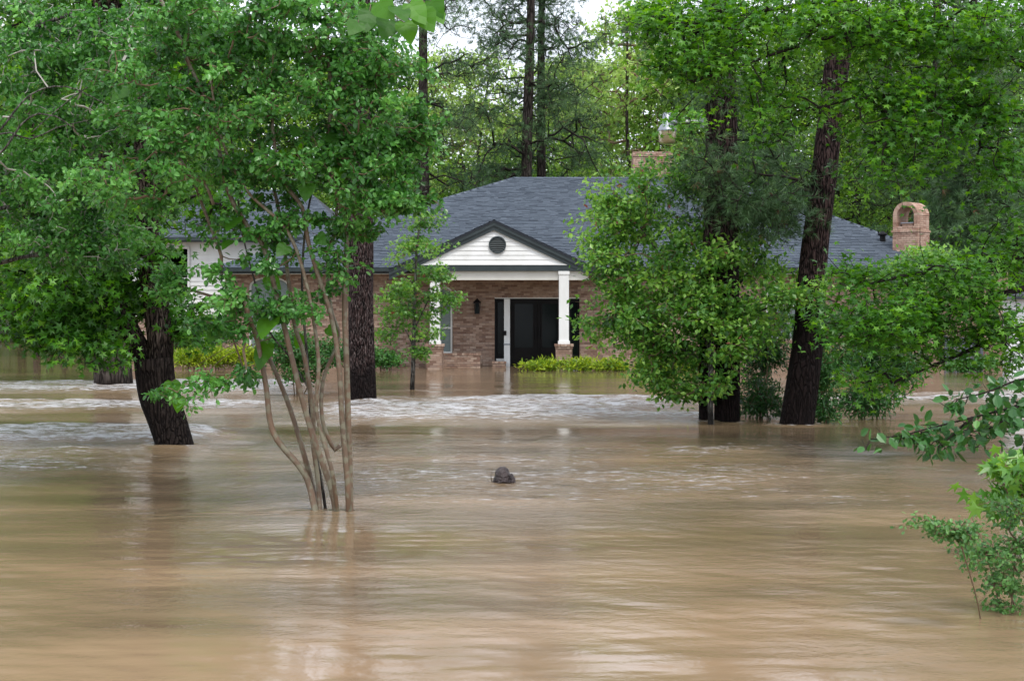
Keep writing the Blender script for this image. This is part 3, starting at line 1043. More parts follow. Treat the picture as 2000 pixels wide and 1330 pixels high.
    a, b = XZ(1237, 0, Yc)[0], XZ(1312, 0, Yc)[0]; zt3 = XZ(0, 297, Yc)[1]
    bb = MB(); bb.box(a + .02, b - .02, Yc + .02, Yc + .9, 5.5, zt3 - .01); ch = bb.build("chimney", M['mortar'], H)
    brick_face(Matrix.Translation((a, Yc, 0)), b - a, 6.2, zt3 - .2, [], ch, 'brick_cap')
    brick_face(Matrix.Translation((a - .03, Yc - .03, 0)), b - a + .06, zt3 - .19, zt3, [], ch, 'brick_cap')
    brick_face(Matrix.Translation((a + .02, Yc + .92, 0)) @ Matrix.Rotation(-math.pi / 2, 4, 'Z'), .9, 6.2, zt3, [], ch, 'brick_cap')
    # ---- arched-top chimney, turned to the street corner
    Yc = 52.5
    s5 = F / Yc
    cx = (1777 - 1000) / s5 + .2
    R = Matrix.Translation((cx, Yc + .6, 0)) @ Matrix.Rotation(math.radians(-42), 4, 'Z')
    w, dp = .93, .86
    zs, ztop, zled = XZ(0, 421, Yc)[1], XZ(0, 395, Yc)[1], XZ(0, 449, Yc)[1]
    bb = MB(); bb.box(-w / 2 + .02, w / 2 - .02, -dp / 2 + .02, dp / 2 - .02, 3.3, zled - .01, .5, R); cm = bb.build("arched_chimney", M['mortar'], H)
    for fm, ww in ((R @ Matrix.Translation((-w / 2, -dp / 2 + .02, 0)), w), (R @ Matrix.Translation((w / 2 - .02, -dp / 2, 0)) @ Matrix.Rotation(math.pi / 2, 4, 'Z'), dp), (R @ Matrix.Translation((-w / 2 + .02, dp / 2, 0)) @ Matrix.Rotation(-math.pi / 2, 4, 'Z'), dp)):
        brick_face(fm, ww, 3.4, zled - .07, [], cm, 'brick_cap')
    # ledge course
    led = MB()
    e = .04
    for i in range(12):
        q = (w + 2 * e) / 12
        led.box(-w / 2 - e + q * i, -w / 2 - e + q * (i + 1) - .008, -dp / 2 - e, dp / 2 + e, zled - .07, zled, random.random(), R)
    led.build("brick", M['brick_cap'], cm, kind="stuff")
    # two side piers and a barrel of voussoirs; opening right through
    ow = .325                                    # opening half width
    sill = zled + .14
    rowz = zled
    pb = MB()
    while rowz < zs - .02:
        segs = ((-w / 2, w / 2),) if rowz < sill - .02 else ((-w / 2, -ow), (ow, w / 2))
        for (p, q) in segs:
            nx_ = max(1, round((q - p) / .2)); nd = 4
            for i in range(nx_):
                for j in range(nd):
                    o = .0
                    place = Matrix
                    x0b, x1b = p + (q - p) * i / nx_, p + (q - p) * (i + 1) / nx_ - .008
                    y0b, y1b = -dp / 2 + dp * j / nd, -dp / 2 + dp * (j + 1) / nd - .008
                    pb.box(x0b, x1b, y0b, y1b, rowz, rowz + BH, random.random(), R)
        rowz += BH + JT
    pb.build("brick", M['brick_cap'], cm, kind="stuff")
    core = MB(); core.box(-w / 2 + .03, -ow - .02, -dp / 2 + .02, dp / 2 - .02, zled - .02, zs, .5, R); core.box(ow + .02, w / 2 - .03, -dp / 2 + .02, dp / 2 - .02, zled - .02, zs, .5, R)
    core.build("arch_core", M['mortar'], cm)
    nv = 17
    for j in range(4):
        y0b = -dp / 2 + dp * j / 4
        for i in range(nv):
            a = math.pi * (i + .5) / nv
            rm_ = (ow + w / 2) / 2
            mt = R @ Matrix.Translation((rm_ * math.cos(a), y0b + dp / 8, rowz + rm_ * 1.0 * math.sin(a))) @ Matrix.Rotation(-(a - math.pi / 2), 4, 'Y')
            wd = math.pi * (w / 2) / nv - .008
            if j == 0: place_brick(mt, (wd, dp / 4 - .008, w / 2 - ow), cm, 'brick_cap')
            else:
                if j == 1 and i == 0: vb = MB()
                vb.box(-wd / 2, wd / 2, -dp / 8 + .004, dp / 8 - .004, -(w / 2 - ow) / 2, (w / 2 - ow) / 2, random.random(), mt)
    vb.build("brick", M['brick_cap'], cm, kind="stuff")
    # flue cover inside the arch
    b = MB(); b.box(-.2, .2, -.25, .25, sill, sill + .1, .5, R); fl = b.build("flue", M['brick'], cm)
    b = MB(); b.box(-.24, .24, -.3, .3, sill + .101, sill + .13, .5, R); b.build("flue_cover", M['galv'], fl)
    return H


def build_left_wing():
    Yw = 56.0
    H = thing("white_side_wing", "white clapboard side building with tall window and grey roof seen through the left foliage", "building", (-10, Yw, 0))
    x0, x1 = XZ(250, 0, Yw)[0], XZ(640, 0, Yw)[0]
    zt = XZ(0, 466, Yw)[1] + .05
    wx0, wx1 = XZ(318, 0, Yw)[0], XZ(371, 0, Yw)[0]
    wz0, wz1 = XZ(0, 582, Yw)[1], XZ(0, 482, Yw)[1]
    b = MB(); b.box(x0, x1, Yw + .03, Yw + 8, -.4, zt); w = b.build("wall", M['white'], H)
    z = XZ(0, 618, Yw)[1]
    brick_face(Matrix.Translation((x0, Yw, 0)), x1 - x0, -.2, z - .02, [], w)
    while z < zt - .05:
        t = min(z + .16, zt)
        for (a, c) in (((x0, wx0), (wx1, x1)) if z + .08 > wz0 and z + .08 < wz1 else ((x0, x1),)):
            s = MB(); s.add([(a, Yw - .01, z), (c, Yw - .01, z), (c, Yw + .015, t), (a, Yw + .015, t), (a, Yw + .02, z), (c, Yw + .02, z)], [(0, 1, 2, 3), (4, 5, 1, 0)])
            s.build("siding_board", M['white'], w)
        z += .16
    window_part(H, wx0, wx1, wz0, wz1, Yw - .02, 0, 1, glass='glass', fr=.08)
    ze = XZ(0, 464, 55.4)[1]; YE, YR = 55.4, 60.6
    zr = XZ(0, 372, YR)[1]
    XL, XR = x0 - .6, XZ(690, 0, 55.4)[0]
    RL, RR = XZ(440, 0, YR)[0], XZ(600, 0, YR)[0]
    up = Vector((0, YR - YE, zr - ze)); SL = up.length
    b = MB(); b.add([(XL, YE, ze), (XR, YE, ze), (RR, YR, zr), (RL, YR, zr), (XL, 2 * YR - YE, ze), (XR, 2 * YR - YE, ze)],
                    [(0, 1, 2, 3), (4, 3, 2, 5), (0, 3, 4), (1, 5, 2), (0, 4, 5, 1)])
    r = b.build("roof", M['deck'], H)
    shingle_slope("shingle", (XL, YE, ze), (XR, YE, ze), up, lambda t: (RL - XL) * t / SL, lambda t: (XR - XL) - (XR - RR) * t / SL, SL, r)
    box_part("fascia", M['fascia'], H, XL, XR, YE - .03, YE, ze - .17, ze - .004)
    box_part("gutter", M['fascia'], H, XL, XR, YE - .13, YE - .032, ze - .12, ze - .02)
    box_part("soffit", M['cream'], H, XL + .1, XR - .1, YE + .0, Yw - .02, ze - .16, ze - .13)


def build_right_side():
    # grey slatted gate beside the wall
    Y = 50.6
    x0, x1 = XZ(1851, 0, Y)[0], XZ(1914, 0, Y)[0]
    z1 = XZ(0, 659, Y)[1]
    G = thing("slatted_gate", "grey upright-board gate half under water against the brick wall at right", "gate", ((x0 + x1) / 2, Y, 0))
    n = 9
    for i in range(n):
        a = x0 + (x1 - x0) * i / n
        box_part("board", M['fence'], G, a, a + (x1 - x0) / n - .02, Y, Y + .03, -.3, z1 - .02 * (i % 2))
    for zz in (.2, z1 - .25):
        box_part("rail", M['fence'], G, x0, x1, Y + .031, Y + .07, zz, zz + .09)
    for xx in (x0 - .1, x1 + .01):
        box_part("post", M['fence'], G, xx, xx + .09, Y - .02, Y + .08, -.5, z1 + .06)
    # white garage at the frame's right edge
    Y = 45.0
    x0 = XZ(1971, 0, Y)[0]
    G = thing("white_garage", "white garage wall standing in the water at the right edge", "garage", (x0, Y, 0))
    b = MB(); b.box(x0, x0 + 6, Y + .02, Y + .6, -.5, 2.25); w = b.build("wall", M['garage'], G)
    z = -.3
    while z < 2.2:
        b = MB(); b.add([(x0, Y - .008, z), (x0 + 6, Y - .008, z), (x0 + 6, Y + .012, z + .25), (x0, Y + .012, z + .25), (x0, Y + .018, z), (x0 + 6, Y + .018, z)], [(0, 1, 2, 3), (4, 5, 1, 0)])
        b.build("siding_board", M['garage'], w); z += .25
    box_part("corner_board", M['garage'], G, x0 - .02, x0 + .1, Y - .03, Y + .1, -.5, 2.25)
    b = MB(); b.prism([(x0 - .1, 2.26), (x0 + 6.3, 2.26), (x0 + 3, 3.2)], Y - .3, Y + .8); b.build("roof", M['deck'], G)


def build_lantern():
    Y = 51.85
    x, z = XZ(932, 600, Y)
    G = thing("wall_lantern", "black carriage lantern on the brick wall left of the front door", "lantern", (x, Y, z))
    S = 1 / 57.0
    box_part("backplate", M['black'], G, x - .05, x + .05, Y + .06, Y + .12, z - .16, z + .1)
    b = MB(); b.tube([(x, Y + .07, z - .1), (x, Y - .05, z - .16), (x, Y - .1, z - .22)], .014, 6); b.build("arm", M['black'], G)
    cy = Y - .1
    b = MB()
    for sx in (-1, 1):
        for sy in (-1, 1):
            b.tube([(x + sx * .075, cy + sy * .075, z - .2), (x + sx * .10, cy + sy * .10, z + .13)], .011, 4)
    b.box(x - .09, x + .09, cy - .09, cy + .09, z - .23, z - .2); b.box(x - .115, x + .115, cy - .115, cy + .115, z + .13, z + .15)
    b.build("cage", M['black'], G)
    b = MB(); b.lathe([(.15, z + .151), (.06, z + .24), (.035, z + .25), (.035, z + .27), (.0, z + .31)], (x, cy), 4); b.build("cap", M['black'], G)
    b = MB(); b.box(x - .07, x + .07, cy - .07, cy + .07, z - .199, z + .129); b.build("glass_pane", M['glass'], G)


def build_yard_light():
    Y = 27.2
    s = F / Y
    x, z = XZ(1303, 0, Y)[0], 0
    def zz(py): return CAMH - (py - HOR) / s
    G = thing("yard_light", "round metal yard light on a short arm fixed to the pine trunk", "lamp", (x, Y, zz(250)))
    b = MB(); b.lathe([(.0, zz(221)), (.06, zz(221)), (.075, zz(223)), (.088, zz(243)), (.10, zz(244))], (x, Y), 28); b.build("housing", M['galv'], G, True)
    b = MB(); b.lathe([(.10, zz(243.5)), (.125, zz(246)), (.165, zz(254)), (.172, zz(256)), (.168, zz(257))], (x, Y), 28); b.build("reflector", M['galv'], G, True)
    b = MB(); b.lathe([(.163, zz(256.5)), (.16, zz(262)), (.145, zz(276)), (.125, zz(281)), (.0, zz(282))], (x, Y), 28); b.build("lamp_shade", M['lens'], G, True)
    b = MB(); b.tube([(x + .05, Y, zz(240)), (x + .13, Y, zz(238)), (x + .62, Y + .1, zz(236))], .028, 10); b.build("arm", M['pipe'], G, True)
    b = MB(); b.tube([(x + .07, Y, zz(241)), (x + .17, Y, zz(238.5))], .04, 10); b.build("arm_collar", M['galv'], G, True)
    b = MB(); b.box(x + .60, x + .66, Y + .03, Y + .17, zz(236) - .12, zz(236) + .12); b.build("bracket", M['galv'], G)
    b = MB(); b.tube([(x + .05, Y, zz(226)), (x + .12, Y, zz(215)), (x + .13, Y, zz(205))], .008, 5); b.build("photocell", M['black'], G)


def build_stump():
    Y = 18.2
    x = XZ(982, 0, Y)[0]
    G = thing("wet_stump", "rounded dark wet stump poking out of the brown water in the middle", "stump", (x, Y, 0))
    import mathutils
    def blob(cx, cy, cz, rx, ry, rz, seed, cut=None, rough=.12):
        vs, fs = [], []; n, k = 28, 18
        for i in range(k + 1):
            th = math.pi * i / k
            for j in range(n):
                ph = 2 * math.pi * j / n
                d = Vector((math.sin(th) * math.cos(ph), math.sin(th) * math.sin(ph), math.cos(th)))
                r = 1 + rough * mathutils.noise.noise(d * 2.2 + Vector((seed, 0, 0))) + .05 * mathutils.noise.noise(d * 7)
                vs.append((cx + d.x * rx * r, cy + d.y * ry * r, cz + d.z * rz * r))
        for i in range(k):
            for j in range(n): fs.append((i * n + j, (i + 1) * n + j, (i + 1) * n + (j + 1) % n, i * n + (j + 1) % n))
        return vs, fs
    b = MB(); b.add(*blob(x - .005, Y, .10, .100, .10, .135, 3, rough=.2)); b.build("knob", M['log'], G, True)
    b = MB(); b.add(*blob(x - .012, Y - .035, .07, .100, .08, .035, 8, rough=.3)); b.build("lip", M['log'], G, True)
    b = MB(); b.add(*blob(x - .01, Y + .01, -.02, .108, .1, .11, 5)); b.build("base", M['logwood'], G, True)
    b = MB(); b.add(*blob(x + .098, Y + .02, .05, .055, .08, .10, 15, rough=.35)); b.build("side_root", M['log'], G, True)
    for q, (dx, dz, ex, ez) in enumerate(((-.13, .05, -.125, .22), (-.12, .05, -.15, .16), (-.13, .04, -.19, .10), (-.11, .03, -.17, .06))):
        b = MB(); b.tube([(x + dx, Y - .03, dz - .08), (x + (dx + ex) / 2 - .004, Y - .03, (dz + ez) / 2), (x + ex, Y - .035, ez)], [.004, .003, .0015], 4); b.build("twig", M['twig_dark'], G)


# ------------------------------------------------------------------ leaves
def tmpl_rhomb():
    return np.array([(0, 0, 0), (.45, .3, .05), (1, 0, -.06), (.45, -.3, .05)]), [np.array([(0, 1, 2), (0, 2, 3)])]


def tmpl_oval():
    V = np.array([(0, 0, 0), (.3, .30, .05), (.72, .27, .03), (1, 0, -.08), (.72, -.27, .03), (.3, -.30, .05)])
    return V, [np.array([(0, 1, 2, 3), (0, 3, 4, 5)])]


def tmpl_lance():
    return np.array([(0, 0, 0), (.4, .15, .03), (1, 0, -.10), (.4, -.15, .03)]), [np.array([(0, 1, 2), (0, 2, 3)])]


def tmpl_star():
    ang = [0, 28, 54, 80, 118, 180, -118, -80, -54, -28]
    rad = [1, .36, .85, .34, .62, .12, .62, .34, .85, .36]
    V = [(.12, 0, .03)]
    for a, r in zip(ang, rad):
        a = math.radians(a)
        V.append((.12 + .72 * r * math.cos(a), .72 * r * math.sin(a), -.10 * r * r))
    f = [(0, i, i % 10 + 1) for i in range(1, 11)]
    return np.array(V), [np.array(f)]


def tmpl_tuft():
    rng = np.random.default_rng(3); V, f = [], []
    for i in range(15):
        a = rng.uniform(0, 2 * math.pi); s = rng.uniform(.25, .95); l = rng.uniform(.7, 1.05)
        d = np.array([math.cos(s) * .9, math.sin(s) * math.cos(a), math.sin(s) * math.sin(a)]) * l
        side = np.cross(d, rng.normal(size=3)); side = side / np.linalg.norm(side) * .020
        b = len(V)
        V += [np.zeros(3) - side, np.zeros(3) + side, d + np.array([0, 0, -.12])]
        f.append((b, b + 1, b + 2))
    return np.array(V), [np.array(f)]


TM = {'rhomb': tmpl_rhomb(), 'oval': tmpl_oval(), 'lance': tmpl_lance(), 'star': tmpl_star(), 'tuft': tmpl_tuft()}


def nrm(a):
    return a / np.maximum(np.linalg.norm(a, axis=-1, keepdims=True), 1e-9)


def leaf_frames(rng, D, up=.8, droop=.35, spread=.9):
    n = len(D)
    ax = nrm(nrm(D) * .6 + rng.normal(size=(n, 3)) * spread * .7 + np.array([0, 0, -droop]))
    no = rng.normal(size=(n, 3)) * .55 + np.array([0, -.25, up])
    no = nrm(no - ax * np.sum(no * ax, -1, keepdims=True))
    return ax, np.cross(no, ax), no


def leaves_mesh(name, kind, P, AX, SI, NO, size, tint):
    T, faces = TM[kind]
    k = len(T); n = len(P)
    V = P[:, None, :] + size[:, None, None] * (T[None, :, 0, None] * AX[:, None, :] + T[None, :, 1, None] * SI[:, None, :] + T[None, :, 2, None] * NO[:, None, :])
    off = (np.arange(n) * k)[:, None, None]
    fs = [(f[None] + off).reshape(-1, f.shape[1]) for f in faces]
    return mesh_from_np(name, V.reshape(-1, 3), fs, tint=np.repeat(tint, k))


_single = {}


def single_leaf_meshes(kind, m):
    key = (kind, m.name)
    if key not in _single:
        out = []
        for t in (.2, .4, .55, .7, .9):
            T, faces = TM[kind]
            me = mesh_from_np("leaf", T, faces, tint=np.full(len(T), t))
            me.materials.append(m)
            out.append(me)
        _single[key] = out
    return _single[key]


def clump_targets(rng, blobs, per, rc):
    """blobs: (px, py, Y, rpx, rpy, rY, n clumps) -> branch-end points and a clump tint for each."""
    pts, tint = [], []
    for (px, py, Y, rpx, rpy, rY, n) in blobs:
        c = np.array(at(px, py, Y))
        r = np.array([rpx / F * Y, rY, rpy / F * Y])
        d = nrm(rng.normal(size=(n, 3))) * rng.uniform(0, 1, size=(n, 1)) ** (1 / 2.4)
        cc = c + d * r
        for q in cc:
            k = max(1, int(per * rng.uniform(.5, 1.5)))
            s = rc * rng.uniform(.7, 1.4)
            p = q + rng.normal(size=(k, 3)) * np.array([s, s, s * .55])
            pts.append(p)
            tint.append(np.full(k, rng.normal(0, .16)))
    return np.concatenate(pts), np.concatenate(tint)


def branchwork(rng, anchors, T, tip=.004, power=.45, maxr=.06, gravity=.0):
    """Greedy tree: every target joins the nearest existing node; radii follow what each branch carries."""
    A = np.array(anchors, dtype=float)
    dist0 = np.min(np.linalg.norm(T[:, None, :] - A[None, :, :], axis=-1), axis=1)
    order = np.argsort(dist0)
    nodes = np.zeros((len(A) + len(T), 3)); nodes[:len(A)] = A
    parent = np.full(len(nodes), -1); cnt = len(A)
    depth = np.zeros(len(nodes))
    idx_of = np.zeros(len(T), dtype=int)
    for t in order:
        d = np.linalg.norm(nodes[:cnt] - T[t], axis=1) + .12 * depth[:cnt]
        j = int(np.argmin(d))
        nodes[cnt] = T[t]; parent[cnt] = j; depth[cnt] = depth[j] + d[j] * .9
        idx_of[t] = cnt; cnt += 1
    load = np.ones(len(nodes))
    for i in range(cnt - 1, len(A) - 1, -1):
        if parent[i] >= 0: load[parent[i]] += load[i]
    rad = np.minimum(tip * load ** power, maxr)
    V, Fc = [], []
    ch = np.arange(len(A), cnt)
    pa = parent[ch]
    p0, p1 = nodes[pa], nodes[ch]
    d = nrm(p1 - p0)
    ref = np.where(np.abs(d[:, 2:3]) > .9, np.array([[1., 0, 0]]), np.array([[0, 0, 1.]]))
    u = nrm(np.cross(d, ref)); w = np.cross(d, u)
    r1 = rad[ch]; r0 = np.where(pa >= len(A), np.minimum(rad[np.maximum(pa, 0)], r1 * 1.5), r1 * 1.25)
    mid = (p0 + p1) / 2 + rng.normal(size=p0.shape) * (np.linalg.norm(p1 - p0, axis=1) * .09)[:, None]
    ns = 4
    ring = []
    for (p, r) in ((p0, r0), (mid, (r0 + r1) / 2), (p1, r1 * .9)):
        for j in range(ns):
            a = 2 * math.pi * j / ns
            ring.append(p + (u * math.cos(a) + w * math.sin(a)) * r[:, None])
    V = np.stack(ring, 1).reshape(-1, 3)
    base = (np.arange(len(ch)) * ns * 3)[:, None]
    fl = []
    for q in range(2):
        for j in range(ns):
            fl.append(np.concatenate([base + q * ns + j, base + q * ns + (j + 1) % ns, base + (q + 1) * ns + (j + 1) % ns, base + (q + 1) * ns + j], 1))
    dirs = np.zeros_like(T)
    dirs[:] = T - nodes[parent[idx_of]]
    return V, [np.concatenate(fl)], nrm(dirs)


def poly_pts(poly, Y, dY=None):
    """poly of (px, py[, dY]) -> world points."""
    return [at(p[0], p[1], Y + (p[2] if len(p) > 2 else 0)) for p in poly]


def resample(pts, step):
    pts = [Vector(p) for p in pts]
    out = []
    # Catmull-Rom
    P = [pts[0] * 2 - pts[1]] + pts + [pts[-1] * 2 - pts[-2]]
    for i in range(1, len(P) - 2):
        n = max(1, int((P[i + 1] - P[i]).length / step))
        for k in range(n):
            t = k / n
            out.append(.5 * ((2 * P[i]) + (-P[i - 1] + P[i + 1]) * t + (2 * P[i - 1] - 5 * P[i] + 4 * P[i + 1] - P[i + 2]) * t * t + (-P[i - 1] + 3 * P[i] - 3 * P[i + 1] + P[i + 2]) * t ** 3))
    out.append(pts[-1])
    return out


def trunk_mesh(pts, r0, r1, n=28, step=.16, knob=.06, seed=0, flare=.25, radf=None):
    """Tapered, lumpy, ridged trunk along a curve."""
    import mathutils
    P = resample(pts, step)
    k = len(P)
    vs, prev = [], None
    for i, p in enumerate(P):
        f = i / (k - 1)
        d = (P[min(i + 1, k - 1)] - P[max(i - 1, 0)]).normalized()
        u = d.orthogonal().normalized() if prev is None else (prev - d * prev.dot(d)).normalized()
        prev = u; w = d.cross(u)
        r = (r0 + (r1 - r0) * f) if radf is None else radf(f)
        r *= 1 + flare * math.exp(-i * step / .35)
        for j in range(n):
            a = 2 * math.pi * j / n
            q = Vector((math.cos(a) * 1.3, math.sin(a) * 1.3, i * step * .7)) + Vector((seed * 7.3, seed, 0))
            rr = r * (1 + knob * mathutils.noise.noise(q) * 2 + .03 * mathutils.noise.noise(Vector((math.cos(a) * 6, math.sin(a) * 6, i * step * 1.2 + seed))))
            vs.append(tuple(p + (u * math.cos(a) + w * math.sin(a)) * rr))
    fs = []
    for i in range(k - 1):
        for j in range(n):
            fs.append((i * n + j, i * n + (j + 1) % n, (i + 1) * n + (j + 1) % n, (i + 1) * n + j))
    fs.append(tuple(range(n - 1, -1, -1))); fs.append(tuple((k - 1) * n + j for j in range(n)))
    return vs, fs


def add_trunk(name, pts, r0, r1, m, parent, **kw):
    b = MB(); b.add(*trunk_mesh(pts, r0, r1, **kw))
    return b.build(name, m, parent, True)


def crown(parent, anchors, blobs, kind, lm, size, leaves=14, per=9, rc=.22, seed=1, spread=.16, tip=.0035, bm='twig', up=.8,
          droop=.35, single=0, tbias=0.0, maxr=.05, jitter=.15, name="crown", bw_name="branchwork", szj=.3):
    """Leafy crown: clumps -> twigs -> leaves, as parts of `parent`."""
    rng = np.random.default_rng(seed)
    T, ct = clump_targets(rng, blobs, per, rc)
    keep = T[:, 2] > .03
    T, ct = T[keep], ct[keep]
    V, F_, D = branchwork(rng, anchors, T, tip, maxr=maxr)
    me = mesh_from_np(bw_name, V, F_)
    link_mesh(bw_name, me, M[bm], parent)["kind"] = "stuff"
    n = rng.poisson(leaves, len(T)).clip(1)
    I = np.repeat(np.arange(len(T)), n)
    P = T[I] - D[I] * rng.uniform(0, spread * 1.5, (len(I), 1)) + rng.normal(size=(len(I), 3)) * spread * np.array([1, 1, .6])
    AX, SI, NO = leaf_frames(rng, D[I] + (P - T[I]) / max(spread, .01) * .7, up, droop)
    sz = size * rng.uniform(1 - szj, 1 + szj, len(I))
    ti = np.clip(.45 + tbias + ct[I] + rng.normal(0, jitter, len(I)), 0, .93)
    ti = np.where(rng.random(len(I)) < .006, 1.0, ti)
    ok = P[:, 2] > .01
    P, AX, SI, NO, sz, ti = P[ok], AX[ok], SI[ok], NO[ok], sz[ok], ti[ok]
    if single:
        score = P[:, 1] / sz * 1.0 + rng.uniform(0, 1, len(P)) * .5
        order = np.argsort(score)
        sel = order[:single]
        rest = np.ones(len(P), bool); rest[sel] = False
        ms = single_leaf_meshes(kind, lm)
        inv = world_of(parent).inverted()
        for i in sel:
            o = bpy.data.objects.new("leaf", ms[min(4, int(ti[i] * 5))])
            COL.objects.link(o); o.parent = parent; o.matrix_parent_inverse = inv
            mt = Matrix((AX[i], SI[i], NO[i])).transposed()
            o.location = P[i]; o.rotation_euler = mt.to_euler(); o.scale = (sz[i],) * 3
        P, AX, SI, NO, sz, ti = P[rest], AX[rest], SI[rest], NO[rest], sz[rest], ti[rest]
    me = leaves_mesh(name, kind, P, AX, SI, NO, sz, ti)
    link_mesh(name, me, lm, parent)
    return len(P)


def tree_thing(name, label, cat, base, group=None):
    return thing(name, label, cat, base, 0, group)


# ------------------------------------------------------------------ individual trees
def build_crape():
    Y = 15.9
    G = tree_thing("crape_myrtle", "multi-stemmed crape myrtle with smooth tan stems rising from the water left of centre", "tree", at(650, 1003, Y))
    stems = [
        ([(622, 1030), (605, 950, .1), (586, 912, .1), (534, 845, .1), (519, 751, .1), (504, 672, .1), (490, 630), (478, 590)], .062, .034),
        ([(628, 1030), (612, 960, .3), (590, 875, .3), (556, 770, .3), (504, 655, .25), (470, 610, .3), (430, 585, .4), (372, 566, .5)], .055, .022),
        ([(657, 1030), (648, 960), (609, 845), (583, 751), (560, 657), (541, 582), (525, 515), (508, 469), (485, 444), (444, 368), (417, 241), (390, 170), (362, 110), (345, 60), (308, -10)], .052, .03),
        ([(626, 1030), (621, 940, .2), (612, 870, .2), (611, 807, .2), (594, 694, .2), (575, 630, .2), (556, 488, .2), (541, 395, .2), (526, 338, .2), (500, 250, .2), (480, 150, .2)], .05, .02),
        ([(662, 1030), (650, 930, -.2), (640, 890, -.2), (618, 800, -.2), (622, 700, -.2), (600, 560, -.2), (560, 450, -.2), (480, 370, -.2), (432, 268, -.2), (410, 150, -.2)], .04, .018),
        ([(680, 1030), (680, 960, -.1), (669, 826, -.1), (662, 713, -.1), (647, 619, -.1), (617, 525, -.1), (601, 469, -.1), (590, 406, -.1), (556, 357, -.1), (535, 280, -.1), (530, 180)], .052, .026),
        ([(684, 1030), (683, 960), (680, 845), (677, 713), (673, 600), (677, 488), (673, 432), (650, 350), (639, 300), (647, 188), (640, 60), (660, -10)], .060, .024),
        ([(664, 870, .25), (654, 879, .25), (630, 820, .25), (632, 740, .3), (662, 660, .3), (646, 600, .3), (639, 495, .3), (654, 450, .3), (665, 330, .3), (700, 200, .3), (720, 90, .3)], .036, .018),
        ([(417, 400, -.1), (400, 360, -.1), (367, 340, -.1), (345, 310, -.1)], .03, .015),
        ([(430, 530, .1), (432, 500, .1), (410, 440, .1), (395, 400, .1), (376, 350, .1), (345, 300, .1)], .032, .02),
    ]
    anchors = []
    for i, (pl, a, b) in enumerate(stems):
        pts = poly_pts(pl, Y)
        add_trunk("stem", pts, a * .60, b * .64, M['crape_bark'], G, n=14, step=.07, knob=.09, seed=i + 1, flare=0.0)
        rs = resample(pts, .12)
        anchors += [p for p in rs if p.z > 2.1]
    TRUNKS.extend([(at(620, 1003, Y).x, Y, .08), (at(655, 1003, Y).x, Y, .07), (at(683, 1003, Y).x, Y, .07)])
    blobs = [
        (430, 60, Y, 190, 90, .9, 40), (620, 50, Y, 160, 90, .9, 36), (330, 220, Y, 170, 120, .9, 36),
        (520, 200, Y, 200, 120, 1.0, 46), (700, 210, Y, 140, 130, .8, 42), (760, 330, Y, 80, 80, .6, 22),
        (600, 330, Y, 170, 60, .7, 22), (700, 100, Y, 110, 80, .8, 26), (400, 330, Y, 130, 60, .8, 20),
        (250, 350, Y, 110, 70, .8, 16), (720, 390, Y - .3, 60, 30, .4, 8), (800, 400, Y, 50, 30, .4, 6),
        (470, 430, Y, 110, 50, .5, 9), (520, 490, Y, 50, 60, .4, 5), (610, 430, Y, 70, 40, .4, 6),
        (420, 535, Y, 26, 26, .2, 2), (500, 600, Y, 70, 50, .5, 10), (450, 570, Y, 30, 20, .2, 3),
        (430, 635, Y, 45, 25, .3, 4), (335, 545, Y + .5, 30, 30, .3, 4), (470, 720, Y, 35, 35, .3, 3), (405, 745, Y - .5, 25, 25, .2, 3), (600, 600, Y, 60, 50, .4, 5),
        (670, 520, Y, 40, 60, .3, 4), (700, 440, Y, 50, 30, .3, 6), (790, 250, Y, 60, 70, .5, 13), (350, 100, Y, 100, 90, .7, 18),
        (330, 760, Y - .3, 15, 20, .1, 2), (370, 790, Y - .3, 14, 14, .1, 1),
    ]
    crown(G, anchors, blobs, 'oval', M['l_crape'], .060, leaves=12, per=8, rc=.088, seed=11, spread=.04, tip=.0026, bm='twig', maxr=.02, up=.7, droop=.3, tbias=.02)
    return G


